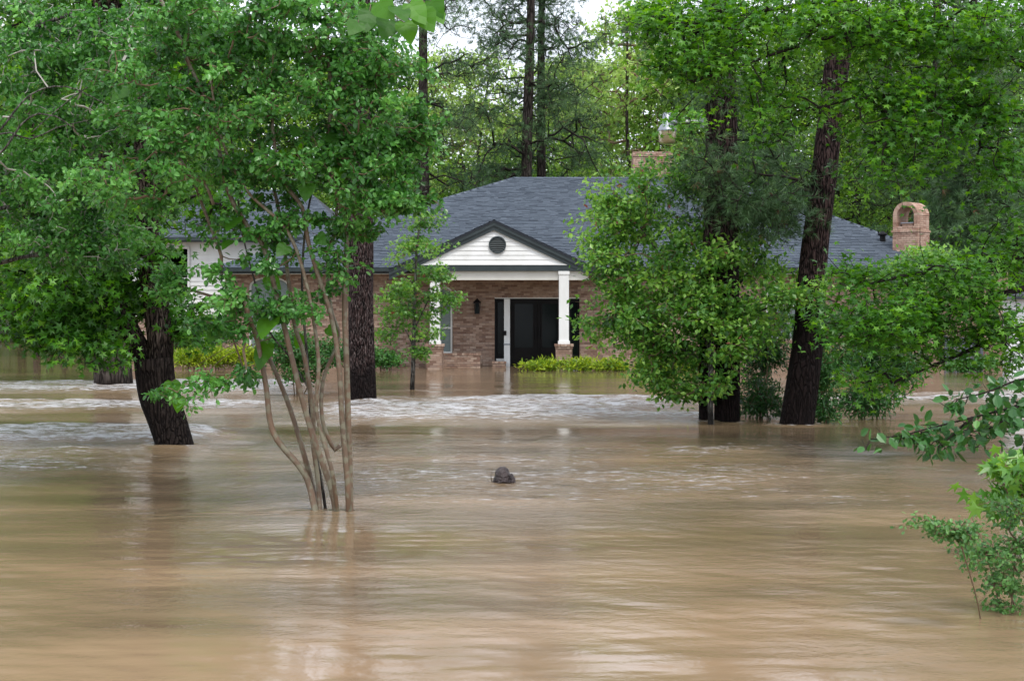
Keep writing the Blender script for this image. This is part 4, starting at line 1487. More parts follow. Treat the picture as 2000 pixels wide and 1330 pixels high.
def build_left_crape():
    """Second small-leaved tree whose stems stand left of the frame."""
    Y = 17.5
    G = tree_thing("crape_myrtle", "small-leaved tree with arching pale grey branches filling the upper left corner", "tree", at(-160, 965, Y))
    st = [([(-160, 990), (-170, 700, -.5), (-140, 500, -1), (-60, 350, -1.1), (10, 290, -1.2), (40, 245, -1.2), (75, 222, -1.2), (110, 228, -1.2), (150, 255, -1.2)], .05, .006),
          ([(-165, 990), (-200, 700), (-190, 450), (-120, 250), (-40, 130), (60, 60), (160, 20)], .07, .02),
          ([(-60, 350, -1.1), (0, 262, -1.2), (60, 272, -1.2), (110, 250, -1.2), (175, 235, -1.1)], .014, .005), ([(0, 255, -1.2), (60, 185, -1.1), (130, 170, -1), (210, 205, -1)], .012, .005), ([(240, 120, -1), (200, 150, -1), (130, 200, -1.1), (60, 260, -1.2)], .008, .005),
          ([(-190, 400), (-80, 420), (40, 400), (140, 390), (230, 360)], .035, .012),
          ([(-140, 500), (-40, 520), (60, 500), (150, 500)], .035, .012)]
    anchors = []
    for i, (pl, a, b) in enumerate(st):
        pts = poly_pts(pl, Y); add_trunk("stem", pts, a, b, M['grey_bark'], G, n=12, step=.1, knob=.08, seed=i + 20, flare=0)
        anchors += [p for p in resample(pts, .15) if p.z > 2.3]
    blobs = [(60, 80, Y, 160, 110, 1.0, 46), (180, 200, Y, 170, 110, 1.0, 50), (40, 320, Y, 140, 100, 1, 34), (170, 400, Y, 150, 80, .9, 36),
             (60, 500, Y, 130, 60, .8, 20), (230, 90, Y, 120, 90, .9, 24), (-120, 300, Y, 130, 250, 1.2, 40), (235, 480, Y - .2, 80, 50, .5, 13)]
    crown(G, anchors, blobs, 'oval', M['l_crape'], .062, leaves=12, per=8, rc=.098, seed=12, spread=.045, tip=.0025, bm='twig_grey', maxr=.016, up=.7, tbias=-.02)


def build_leaning_tree():
    Y = 23.0
    G = tree_thing("sweetgum_tree", "leaning forked tree with black wet base and star-shaped leaves in the left foreground", "tree", at(342, 873, Y))
    main = [(348, 905), (341, 873), (325, 820), (308, 770), (302, 725), (300, 700)]
    add_trunk("trunk", poly_pts(main, Y), .265, .285, M['lean_bark'], G, n=40, step=.1, knob=.05, seed=3, flare=.05)
    left = [(305, 745), (285, 705), (262, 660), (240, 620), (205, 560), (165, 480), (120, 410), (85, 345), (60, 280), (50, 180)]
    right = [(306, 740), (311, 700), (312, 660), (303, 590), (290, 500), (286, 400), (287, 320), (275, 230), (262, 150), (243, 70), (222, 0), (200, -80), (190, -180)]
    l2 = [(270, 190), (235, 130), (205, 60), (190, -20), (170, -120)]
    add_trunk("limb", poly_pts(left, Y), .165, .08, M['lean_bark'], G, n=24, step=.12, knob=.07, seed=4, flare=0)
    add_trunk("limb", poly_pts(right, Y), .20, .11, M['lean_bark'], G, n=28, step=.12, knob=.07, seed=5, flare=0)
    add_trunk("limb", poly_pts(l2, Y), .11, .07, M['lean_bark'], G, n=16, step=.15, knob=.07, seed=6, flare=0)
    anchors = [p for q in (left, right, l2) for p in resample(poly_pts(q, Y), .3) if p.z > 1.6]
    TRUNKS.append((at(341, 873, Y).x, Y, .36))
    blobs = [(130, 560, Y, 170, 80, 1.6, 30), (60, 620, Y, 110, 40, 1.0, 13), (160, 645, Y - .6, 70, 35, .8, 12), (195, 690, Y - .8, 38, 22, .4, 6), (120, 665, Y - .4, 60, 18, .5, 5),
             (300, 580, Y + .9, 90, 50, .4, 14), (150, 600, Y - .5, 60, 50, .8, 9), (235, 500, Y - .5, 110, 62, 1.2, 17), (120, 470, Y, 160, 80, 1.4, 22), (370, 655, Y + .3, 50, 25, .5, 6),
             (150, 250, Y + .5, 200, 180, 2, 40), (300, 100, Y + .5, 220, 150, 2, 40), (150, -60, Y + .5, 260, 110, 2, 34), (430, 200, Y + 1, 120, 160, 1.5, 22), (330, 400, Y + .5, 120, 80, 1.2, 14),
             (-120, 450, Y, 160, 220, 2, 30)]
    crown(G, anchors, blobs, 'star', M['l_star'], .135, leaves=10, per=7, rc=.23, seed=13, spread=.13, tip=.005, bm='twig_dark', maxr=.04, up=.9, droop=.3, single=280, tbias=-.02)


def build_back_trunk():
    Y = 39.0
    G = tree_thing("pine_tree", "stout rough-barked trunk standing in the water behind the leaning tree at left", "tree", at(221, 757, Y))
    add_trunk("trunk", poly_pts([(221, 775), (221, 757), (219, 700), (217, 600), (214, 400), (212, 150), (212, -100), (214, -300)], Y), .46, .32, M['back_bark'], G, n=30, step=.3, knob=.05, seed=8, flare=.12)
    anchors = [at(213, y, Y) for y in range(-280, 350, 40)]
    TRUNKS.append((at(221, 757, Y).x, Y, .47))
    blobs = [(200, 250, Y, 260, 180, 3, 40), (150, 60, Y, 300, 200, 3, 40), (380, 130, Y, 150, 200, 3, 26), (100, 480, Y + 1, 220, 110, 2, 26)]
    crown(G, anchors, blobs, 'rhomb', M['l_back'], .13, leaves=26, per=9, rc=.5, seed=14, spread=.3, tip=.008, bm='twig_dark', maxr=.06, tbias=-.08)


def build_center_pine():
    Y = 33.0
    G = tree_thing("pine_tree", "straight dark pine trunk just right of the crape myrtle stems", "tree", at(708, 788, Y))
    add_trunk("trunk", poly_pts([(708, 815), (708, 788), (706, 640), (705, 480), (703, 300), (702, 100), (702, -150), (704, -420), (705, -600)], Y), .285, .2, M['pine_bark_dry'], G, n=32, step=.2, knob=.035, seed=9, flare=.08)
    TRUNKS.append((at(708, 788, Y).x, Y, .3))
    anchors = [at(703, y, Y) for y in range(-590, -60, 40)] + [at(703, y, Y) for y in (-20, 60)]
    blobs = [(640, -260, Y, 200, 90, 2.5, 20), (760, -420, Y, 180, 90, 2.5, 18), (700, -560, Y, 130, 80, 2, 14), (780, 40, Y + .5, 90, 60, 1, 6)]
    crown(G, anchors, blobs, 'tuft', M['l_needle'], .24, leaves=6, per=9, rc=.4, seed=15, spread=.2, tip=.006, bm='twig_dark', maxr=.05, up=.2, droop=.1)


def build_big_leaf():
    """Young tree with very large leaves, growing through the crape myrtle."""
    Y = 16.15
    G = tree_thing("large_leaved_sapling", "thin sapling with very large bright heart-shaped leaves among the crape myrtle stems", "tree", at(636, 996, Y))
    stem = [(640, 1030), (628, 940), (610, 850), (600, 700), (590, 560), (600, 420), (630, 300), (660, 180), (700, 80), (750, 10), (780, -30)]
    st2 = [(604, 760), (560, 690), (520, 640), (500, 560), (470, 440), (460, 330), (440, 220), (400, 120)]
    add_trunk("stem", poly_pts(stem, Y), .017, .008, M['grey_bark'], G, n=8, step=.12, knob=.05, seed=31, flare=0)
    add_trunk("stem", poly_pts(st2, Y), .011, .006, M['grey_bark'], G, n=8, step=.12, knob=.05, seed=32, flare=0)
    rng = random.Random(4)
    spots = [(530, 620, 50), (522, 672, 50), (462, 425, 40), (478, 300, 34), (500, 320, 32), (640, 262, 36), (600, 280, 30), (440, 210, 30), (600, 360, 34), (660, 330, 34),
             (700, 245, 30), (560, 480, 30), (620, 460, 28), (520, 540, 36), (570, 590, 28), (505, 380, 30), (450, 470, 26), (420, 250, 28), (365, 40, 40), (395, 70, 36), (340, 140, 34), (300, 30, 40),
             (250, 170, 40), (760, 40, 60), (722, 22, 54), (700, 45, 46), (790, 45, 55), (822, 22, 60), (800, 8, 60), (740, 4, 60), (842, 2, 55), (775, 14, 55), (850, 25, 40),
             (640, 300, 26), (580, 250, 28), (530, 250, 26), (720, 330, 26), (590, 655, 26), (425, 640, 30), (640, 640, 24), (560, 300, 26), (470, 600, 28), (610, 420, 28), (335, 745, 34), (350, 775, 28), (425, 735, 26)]
    base, faces = big_leaf_template()
    meshes = []
    for t in (.15, .35, .5, .65, .85):
        me = mesh_from_np("leaf", base, faces, tint=np.full(len(base), t)); me.materials.append(M['l_big']); meshes.append(me)
    inv = world_of(G).inverted()
    nodes = [p for q in (stem, st2) for p in resample(poly_pts(q, Y), .1)]
    for (px, py, s) in spots:
        if px < 410 and py > 200: yy = Y + rng.uniform(.1, .5)
        yy = Y + (rng.uniform(-.6, .25) if py > 60 or px < 600 else rng.uniform(-1.8, -1.2))
        c = at(px, py, yy)
        near = min(nodes, key=lambda p: (p - c).length)
        # petiole
        dirv = (c - near)
        if dirv.length < 1.2:
            b = MB(); b.tube([near, near + dirv * .5 + Vector((0, 0, .03)), c], [.004, .003, .0025], 5); b.build("petiole", M['twig'], G)
        else:
            b = MB(); b.tube([near, near + dirv * .5 + Vector((0, 0, .12)), c], [.005, .004, .002], 5); b.build("petiole", M['twig'], G)
        size = s * (1.15 if py > 60 else .95) / F * yy
        ax = (dirv.normalized() * .5 + Vector((rng.uniform(-.6, .6), rng.uniform(-.5, .1), -.75))).normalized()
        no = Vector((rng.uniform(-.5, .5), -.75, rng.uniform(.2, .8)))
        no = (no - ax * no.dot(ax)).normalized(); si = no.cross(ax)
        o = bpy.data.objects.new("leaf", rng.choice(meshes)); COL.objects.link(o); o.parent = G; o.matrix_parent_inverse = inv
        o.location = c; o.rotation_euler = Matrix((ax, si, no)).transposed().to_euler(); o.scale = (size,) * 3


def big_leaf_template():
    """Heart-shaped leaf folded along its midrib, with a waved margin."""
    out = [(-.10, .16), (-.04, .32), (.12, .43), (.32, .44), (.55, .34), (.78, .18), (1.0, 0)]
    mid = [(0, 0), (.12, 0), (.32, 0), (.55, 0), (.78, 0), (1.0, 0)]
    V, f = [], []
    for x, y in mid: V.append((x, 0, -.10 * x * x))
    nm = len(mid)
    for s in (1, -1):
        b = len(V)
        for i, (x, y) in enumerate(out[:-1]): V.append((x, s * y, .10 * y - .10 * x * x + .02 * (-1) ** i))
        rim = [b + i for i in range(6)]
        tri = [(0, rim[0], rim[1]), (0, rim[1], rim[2]), (0, rim[2], 1), (1, rim[2], rim[3]), (1, rim[3], 2), (2, rim[3], rim[4]), (2, rim[4], 3), (3, rim[4], rim[5]), (3, rim[5], 4), (4, rim[5], 5)]
        f += tri if s > 0 else [t[::-1] for t in tri]
    return np.array(V, dtype=float), [np.array(f)]


def build_sapling():
    Y = 38.0
    G = tree_thing("maple_sapling", "slender young tree with pale trunk in front of the porch's left column", "tree", at(805, 760, Y))
    tr = [(805, 775), (805, 760), (807, 715), (808, 670), (810, 600), (812, 530), (816, 470), (822, 425)]
    add_trunk("trunk", poly_pts(tr, Y), .06, .02, M['grey_bark'], G, n=12, step=.12, knob=.05, seed=41, flare=.05)
    for q in ([(808, 680), (795, 650), (785, 635)], [(811, 640), (830, 600), (850, 560)], [(812, 560), (780, 520), (775, 480)]):
        add_trunk("limb", poly_pts(q, Y), .022, .010, M['grey_bark'], G, n=8, step=.12, knob=.05, seed=42, flare=0)
    anchors = [p for p in resample(poly_pts(tr, Y), .15) if p.z > .9]
    TRUNKS.append((at(805, 760, Y).x, Y, .06))
    blobs = [(825, 430, Y, 26, 18, .4, 8), (820, 480, Y, 45, 24, .6, 12), (785, 500, Y, 22, 40, .4, 8), (850, 530, Y, 40, 22, .6, 11), (800, 560, Y, 50, 34, .7, 15), (865, 580, Y, 42, 22, .6, 12), (765, 600, Y, 30, 30, .5, 8),
             (810, 620, Y, 50, 28, .6, 12), (770, 655, Y, 28, 20, .5, 6), (840, 650, Y, 30, 14, .4, 6), (810, 690, Y, 25, 12, .3, 4)]
    crown(G, anchors, blobs, 'star', M['l_oak'], .105, leaves=8, per=6, rc=.13, seed=16, spread=.09, tip=.003, bm='twig', maxr=.012, tbias=.12)


def build_twin_pine():
    Y = 27.7
    G = tree_thing("pine_tree", "pair of dark pine trunks joined higher up carrying the yard light arm", "tree", at(1405, 826, Y))
    add_trunk("trunk", poly_pts([(1378, 850), (1378, 826), (1379, 740), (1382, 640), (1388, 500), (1393, 380), (1394, 250), (1392, 120), (1390, -20), (1390, -220), (1392, -420)], Y + .15), .125, .19, M['pine_bark'], G, n=24, step=.18, knob=.04, seed=51, flare=.05)
    add_trunk("trunk", poly_pts([(1419, 850), (1420, 826), (1421, 740), (1420, 600), (1420, 450), (1418, 300), (1416, 150), (1414, -20), (1412, -220), (1410, -420)], Y), .225, .20, M['pine_bark'], G, n=28, step=.18, knob=.04, seed=52, flare=.05)
    TRUNKS.extend([(at(1378, 826, Y).x, Y, .13), (at(1419, 826, Y).x, Y, .23)])
    anchors = [at(1412, y, Y) for y in range(-400, 340, 35)]
    blobs = [(1480, 420, Y + .3, 90, 45, 1.2, 8), (1330, 60, Y + 1, 90, 60, 1.2, 10), (1400, -150, Y, 200, 100, 2.2, 16), (1420, -330, Y, 180, 90, 2.2, 16), (1520, 330, Y, 60, 40, 1, 5), (1450, 230, Y + .4, 60, 70, .8, 8)]
    crown(G, anchors, blobs, 'tuft', M['l_needle'], .22, leaves=6, per=9, rc=.3, seed=17, spread=.2, tip=.005, bm='twig_dark', maxr=.045, up=.2, droop=.1)


def build_leaning_pine():
    Y = 27.2
    G = tree_thing("pine_tree", "tall leaning dark pine trunk right of the house centre", "tree", at(1556, 830, Y))
    tr = [(1553, 862), (1556, 831), (1566, 760), (1578, 670), (1583, 600), (1590, 500), (1603, 400), (1612, 320), (1621, 240), (1633, 140), (1647, 40), (1660, -80), (1680, -260), (1695, -450)]
    add_trunk("trunk", poly_pts(tr, Y), .335, .25, M['pine_bark'], G, n=40, step=.14, knob=.03, seed=61, flare=.06,
              radf=lambda f: .305 - .065 * min(1, f * 3.2) - .04 * f)
    for pl, a in (([(1586, 372), (1560, 352), (1530, 345), (1490, 342), (1450, 330)], .035), ([(1590, 374), (1560, 370), (1540, 385), (1515, 410), (1500, 430)], .03),
                  ([(1560, 352), (1545, 358), (1525, 378), (1505, 392)], .02), ([(1575, 375), (1562, 340), (1540, 338)], .018),
                  ([(1640, 60), (1720, 40), (1800, 45), (1900, 60)], .05), ([(1645, 40), (1690, 80), (1730, 130), (1790, 150)], .035), ([(1650, 20), (1560, 30), (1480, 60)], .04)):
        add_trunk("limb", poly_pts(pl, Y - .1), a, a * .4, M['twig_dark'], G, n=8, step=.14, knob=.12, seed=62, flare=0)
    TRUNKS.append((at(1556, 831, Y).x, Y, .36))
    anchors = [at(1500, 360, Y), at(1480, 345, Y), at(1510, 400, Y), at(1900, 60, Y), at(1800, 45, Y), at(1600, 30, Y)] + [at(1660 + (-y) * .06, -y * 1.0, Y) for y in range(50, 450, 40)]
    blobs = [(1440, 400, Y, 120, 40, 1, 10), (1520, 440, Y, 40, 40, .6, 5), (1400, 330, Y, 60, 40, .8, 5), (1700, -250, Y, 230, 120, 2.5, 22), (1690, -420, Y, 180, 80, 2, 14)]
    crown(G, anchors, blobs, 'tuft', M['l_needle'], .22, leaves=6, per=9, rc=.3, seed=18, spread=.2, tip=.005, bm='twig_dark', maxr=.04, up=.2, droop=.1)


def build_oak_mass():
    Y = 28.6
    G = tree_thing("water_oak", "bushy small-leaved oak hanging over the water in front of the house's right half", "tree", at(1388, 815, Y - 1.4))
    st = [([(1389, 845, -1.4), (1388, 826, -1.4), (1389, 700, -1.2), (1398, 560, -.8), (1392, 440, -.4), (1370, 330, 0), (1360, 270, 0)], .055, .022),
          ([(1392, 700, -1.2), (1350, 600, -.8), (1290, 500, -.5), (1240, 430, -.4)], .03, .012),
          ([(1394, 640, -1), (1440, 560, -.6), (1490, 500, -.4), (1520, 450, -.2)], .03, .012),
          ([(1390, 720, -1.2), (1330, 680, -1), (1260, 640, -.8), (1200, 620, -.8)], .026, .010),
          ([(1392, 640, -1), (1450, 620, -1), (1530, 590, -1.2), (1570, 575, -1.3)], .026, .010)]
    anchors = []
    for i, (pl, a, b) in enumerate(st):
        pts = poly_pts(pl, Y); add_trunk("stem", pts, a, b, M['grey_bark'], G, n=10, step=.15, knob=.06, seed=70 + i, flare=0)
        anchors += [p for p in resample(pts, .2) if p.z > .6]
    blobs = [(1335, 335, Y, 55, 34, 1, 10), (1285, 322, Y, 24, 12, .4, 2), (1280, 380, Y, 110, 55, 1.2, 18), (1220, 440, Y, 80, 45, 1, 13), (1200, 500, Y - .3, 50, 22, .8, 6), (1350, 460, Y, 130, 60, 1.3, 22), (1250, 520, Y - .4, 110, 40, 1.2, 16), (1380, 560, Y - .6, 170, 50, 1.3, 26),
             (1210, 590, Y - .5, 75, 30, .9, 11), (1300, 620, Y - .7, 130, 50, 1.2, 22), (1440, 630, Y - .7, 110, 40, 1.2, 16), (1330, 690, Y - .8, 80, 35, 1.0, 13), (1250, 660, Y - .6, 80, 24, .7, 9), (1290, 735, Y - .8, 50, 24, .6, 9), (1330, 770, Y - .9, 30, 16, .4, 4),
             (1400, 735, Y - 1.5, 34, 34, .3, 4), (1405, 620, Y - 1.5, 70, 45, .4, 9), (1410, 500, Y - 1.3, 60, 50, .4, 8), (1440, 690, Y - 1.5, 40, 30, .3, 4), (1470, 510, Y - .4, 90, 50, 1, 12), (1540, 575, Y - 1.6, 60, 16, .5, 9), (1480, 400, Y, 60, 60, .8, 6), (1420, 360, Y, 60, 60, .8, 7), (1170, 640, Y - .5, 40, 18, .5, 4), (1165, 470, Y - .4, 26, 22, .4, 3), (1180, 400, Y, 30, 20, .4, 2)]
    crown(G, anchors, blobs, 'rhomb', M['l_oak'], .105, leaves=12, per=9, rc=.17, seed=19, spread=.11, tip=.003, bm='twig', maxr=.018, up=1.0, droop=.25, tbias=.10, jitter=.2)


def bush(name, label, cat, base, blobs, kind, lm, size, group=None, stems=4, **kw):
    G = tree_thing(name, label, cat, base, group)
    rng = random.Random(int(abs(base.x * 100) + base.y * 10))
    anchors = []
    for i in range(stems):
        top = at(*blobs[i % len(blobs)][:3])
        foot = Vector((base.x + rng.uniform(-.15, .15), base.y + rng.uniform(-.1, .1), -.35))
        mid = (foot + top) / 2 + Vector((rng.uniform(-.1, .1), 0, rng.uniform(-.05, .1)))
        b = MB(); r = kw.get('stem_r', .015); b.tube(resample([foot, mid, top], .15), r, 6); b.build("stem", M[kw.get('bm', 'twig')], G)
        anchors += [p for p in resample([foot, mid, top], .12) if p.z > -.05]
    kw.pop('stem_r', None)
    crown(G, anchors, blobs, kind, lm, size, **kw)
    return G


def build_bushes():
    # yellow-green hedge in front of the porch's right half: one shrub after another
    Y = 48.6
    x = 1058
    labels = ["leftmost yellow-green hedge shrub below the porch's right column", "yellow-green hedge shrub right of the brick pier", "yellow-green hedge shrub between porch and oak foliage", "yellow-green hedge shrub half hidden by the oak foliage", "yellow-green hedge shrub behind the twin pine trunks"]
    for i, l in enumerate(labels):
        c = x + i * 72
        bush("hedge_shrub", l, "shrub", at(c, 722, Y), [(c, 722, Y, 38, 10, .35, 26), (c, 713, Y, 36, 7, .3, 14)], 'lance', M['l_yellow'], .13, "yellow-green shrubs of the porch hedge", per=7, leaves=9, rc=.10, spread=.08, seed=100 + i, tip=.003, tbias=.1, up=.5, droop=-.3, jitter=.22)
    for i, (c, w, l) in enumerate(((372, 34, "yellow-green shrub just right of the leaning tree"), (422, 34, "middle yellow-green shrub below the side building's wall"), (474, 30, "yellow-green shrub left of the crape myrtle stems"))):
        bush("yellow_shrub", l, "shrub", at(c, 712, 49.5), [(c, 700, 49.5, w, 14, .4, 26), (c, 690, 49.5, w * .8, 7, .3, 10)], 'lance', M['l_yellow'], .14, "yellow-green shrubs on the left", per=7, leaves=9, rc=.10, spread=.08, seed=110 + i, tip=.003, tbias=.25, up=.5, droop=-.3, jitter=.2)
    for i, (c, cy, w, l) in enumerate(((1640, 712, 30, "yellow-green shrub glimpsed right of the leaning pine"), (1690, 705, 30, "yellow-green shrub glimpsed between the dark undergrowth"))):
        bush("yellow_shrub", l, "shrub", at(c, 720, 46), [(c, cy, 46, w, 22, .4, 30)], 'lance', M['l_yellow'], .14, "yellow-green shrubs on the right", per=7, leaves=9, rc=.10, spread=.08, seed=115 + i, tip=.003, tbias=.25, up=.5, droop=-.3, jitter=.2)
    bush("green_shrub", "low bright green shrub against the brick wall behind the centre pine trunk", "shrub", at(752, 717, 49), [(752, 700, 49, 32, 16, .5, 24), (735, 690, 49, 20, 10, .4, 8)], 'rhomb', M['l_shrub'], .09, per=7, leaves=12, rc=.12, spread=.1, seed=120, tbias=.12)
    bush("dark_shrub", "dark rounded shrub by the corner of the brick wall at left", "shrub", at(400, 700, 50.5), [(395, 650, 50.5, 55, 34, .8, 34), (345, 665, 50.5, 35, 28, .6, 16)], 'rhomb', M['l_shrub'], .1, per=7, leaves=14, rc=.15, spread=.12, seed=121, tbias=-.15)
    bush("green_shrub", "leafy green shrub behind the crape myrtle stems", "shrub", at(585, 745, 36), [(585, 700, 36, 65, 40, .8, 42), (640, 690, 36, 40, 30, .6, 18), (560, 660, 36, 40, 30, .6, 12)], 'rhomb', M['l_shrub'], .085, per=7, leaves=12, rc=.14, spread=.1, seed=122, tbias=.0)
    # undergrowth on the right
    bush("privet_bush", "dark privet bush between the twin pine and the leaning pine", "shrub", at(1482, 815, 28.5), [(1490, 700, 29.6, 40, 60, .5, 24), (1488, 780, 28.8, 34, 30, .4, 19), (1500, 640, 29.6, 50, 50, .6, 16)], 'lance', M['l_priv'], .11, per=8, leaves=12, rc=.16, spread=.1, seed=123, tbias=-.25)
    bush("privet_bush", "leafy privet bush at the right foot of the leaning pine", "shrub", at(1610, 812, 28.0), [(1610, 740, 28, 36, 65, .6, 26), (1625, 660, 28.3, 50, 60, .7, 22), (1600, 800, 27.8, 24, 20, .4, 8)], 'lance', M['l_priv'], .11, per=8, leaves=12, rc=.15, spread=.1, seed=124, tbias=-.05)
    bush("privet_bush", "drooping privet bush dipping into the pale rapids at right", "shrub", at(1700, 805, 29.0), [(1700, 700, 29, 60, 55, .7, 28), (1690, 780, 28.8, 48, 28, .5, 18), (1740, 650, 29, 70, 45, .7, 22), (1770, 720, 29, 50, 40, .6, 12)], 'lance', M['l_priv'], .12, per=8, leaves=12, rc=.15, spread=.1, seed=125, tbias=.0)
    bush("waterside_weed", "low green weeds at the water line in front of the grey gate", "plant", at(1880, 722, 47.5), [(1880, 712, 47.5, 45, 8, .4, 14), (1935, 706, 47.5, 30, 8, .4, 10)], 'rhomb', M['l_shrub'], .12, per=6, leaves=10, rc=.1, spread=.09, seed=126, tbias=.2)
    # small foreground shrub, right
    G = bush("foreground_shrub", "small-leaved shrub rising from the brown water at the lower right edge", "shrub", at(1965, 1180, 10.9),
             [(1965, 1140, 10.9, 45, 40, .3, 17), (1960, 1185, 10.9, 32, 12, .2, 8), (1925, 1080, 10.9, 55, 28, .3, 14), (1985, 1060, 10.9, 50, 45, .3, 13), (1870, 1040, 10.3, 50, 18, .2, 12), (1835, 1030, 10.2, 36, 8, .1, 6), (1795, 1019, 10.2, 14, 4, .1, 2), (1960, 1000, 10.9, 30, 40, .2, 8), (2040, 1090, 10.9, 50, 70, .4, 20)],
             'oval', M['l_ever'], .032, per=6, leaves=7, rc=.05, spread=.028, seed=127, tip=.0016, tbias=.1, stems=5, maxr=.008, bm='twig', stem_r=.005)


def build_right_trees():
    # star-leaved tree filling the upper right, its trunk standing right of the frame
    Y = 22.0
    G = tree_thing("sweetgum_tree", "star-leaved tree reaching in from the right with long layered branches", "tree", at(2130, 885, Y))
    tr = [(2130, 915), (2130, 885), (2125, 700), (2115, 500), (2100, 300), (2080, 100), (2060, -100), (2050, -300)]
    add_trunk("trunk", poly_pts(tr, Y), .30, .16, M['pine_bark'], G, n=26, step=.2, knob=.04, seed=81, flare=.08)
    limbs = [[(2120, 560), (2020, 560), (1900, 590), (1780, 620), (1680, 640)], [(2110, 480), (2000, 500), (1880, 520), (1760, 540), (1680, 560)],
             [(2105, 300), (1980, 230), (1850, 200), (1700, 190), (1600, 210)], [(2090, 180), (1960, 110), (1800, 60), (1640, 70), (1500, 110), (1400, 150)],
             [(2070, 20), (1900, -20), (1700, -10), (1500, 20), (1340, 50)], [(2120, 620), (2000, 640), (1880, 690), (1760, 740)]]
    anchors = [p for p in resample(poly_pts(tr, Y), .4) if p.z > 2]
    for i, l in enumerate(limbs):
        l = [(a, b, -.25 * k) for k, (a, b) in enumerate(l)]
        pts = poly_pts(l, Y); add_trunk("limb", pts, .055, .014, M['twig_dark'], G, n=10, step=.15, knob=.08, seed=82 + i, flare=0)
        anchors += resample(pts, .25)
    y2 = Y - .8
    blobs = [(1700, 605, y2, 110, 18, 1, 12), (1800, 585, y2, 130, 24, 1, 15), (1900, 550, y2, 110, 34, 1, 13), (1760, 660, y2, 110, 16, 1, 9), (1870, 640, y2, 110, 18, 1, 9), (1800, 700, y2, 90, 12, .8, 5), (1680, 540, y2, 70, 18, .8, 7), (1950, 620, y2, 80, 60, 1, 14),
             (1980, 480, Y, 90, 70, 1, 14), (1640, 640, y2 - .3, 60, 20, .5, 7), (1700, 745, y2, 60, 18, .6, 5), (1985, 690, y2, 34, 40, .6, 6),
             (1350, 50, y2, 90, 60, 1.2, 17), (1480, 50, y2, 120, 55, 1.2, 22), (1620, 50, y2, 130, 55, 1.3, 24), (1780, 70, y2, 140, 90, 1.4, 36), (1930, 80, y2, 120, 100, 1.4, 32), (1400, 140, y2, 70, 30, 1.0, 9), (1520, 190, y2, 55, 45, 1, 9),
             (1720, 220, y2, 140, 60, 1.1, 26), (1880, 230, y2, 140, 70, 1.1, 28), (1800, 330, y2, 120, 40, .9, 12), (1980, 330, y2, 70, 80, 1, 14), (1500, 260, y2, 60, 30, .8, 7), (1330, 140, y2, 50, 35, .7, 8), (1352, 236, Y + 4.2, 16, 16, .2, 2), (1290, 20, y2, 60, 50, .8, 10),
             (1700, -100, Y, 350, 70, 1.8, 34), (2150, 200, Y, 130, 300, 1.5, 20)]
    crown(G, anchors, blobs, 'star', M['l_star'], .105, leaves=11, per=7, rc=.22, seed=21, spread=.13, tip=.004, bm='twig_dark', maxr=.025, up=2.0, droop=.15, single=290, tbias=.08)
    # near branch hanging over the water
    Y = 10.5
    G = tree_thing("overhanging_branch", "dark leafy branch hanging over the water at the right edge", "branch", at(2200, 900, Y))
    limbs = [[(2240, 700), (2100, 740), (1990, 790), (1900, 815), (1820, 835), (1760, 850), (1700, 858)], [(2100, 740), (2000, 740), (1930, 765), (1870, 780)],
             [(1990, 790), (1950, 830), (1890, 845)], [(1900, 815), (1870, 840), (1840, 870)], [(2140, 745), (2100, 850), (2060, 880), (2000, 890)]]
    anchors = []
    for i, l in enumerate(limbs):
        pts = poly_pts(l, Y); add_trunk("limb", pts, .012, .004, M['twig_dark'], G, n=8, step=.06, knob=.06, seed=90 + i, flare=0)
        anchors += resample(pts, .07)
    b = MB(); b.tube([at(2240, 700, Y), at(2330, 900, Y), at(2400, 1700, Y)], [.03, .05, .08], 10); b.build("trunk", M['pine_bark'], G, True)
    blobs = [(1710, 858, Y, 16, 6, .1, 2), (1755, 858, Y, 25, 10, .15, 4), (1800, 860, Y, 30, 20, .15, 5), (1840, 870, Y, 30, 22, .15, 5), (1890, 850, Y, 40, 26, .2, 7), (1940, 830, Y, 50, 30, .25, 9), (1985, 810, Y, 40, 35, .25, 8),
             (1870, 785, Y, 40, 14, .2, 4), (1940, 770, Y, 50, 18, .2, 6), (1990, 750, Y, 30, 25, .2, 5), (2060, 800, Y, 50, 60, .3, 9)]
    crown(G, anchors, blobs, 'oval', M['l_priv'], .076, leaves=3, per=3, rc=.075, seed=22, spread=.05, tip=.0022, bm='twig_dark', maxr=.006, up=.6, droop=.7, single=240, tbias=-.1)
    # bright broad leaves just above the water at right
    Y = 13.0
    G = bush("young_maple", "bright broad-leaved young maple leaning over the water at the right edge", "tree", at(2060, 1040, Y),
             [(1990, 900, Y, 40, 30, .3, 7), (1960, 945, Y, 38, 30, .3, 8), (1990, 975, Y, 40, 24, .3, 6), (2040, 930, Y, 50, 60, .3, 10), (1935, 985, Y, 25, 12, .2, 2)], 'star', M['l_oak'], .15, per=3, leaves=4, rc=.09, spread=.07, seed=128, tip=.002, tbias=.18, single=120, maxr=.008, stem_r=.012)


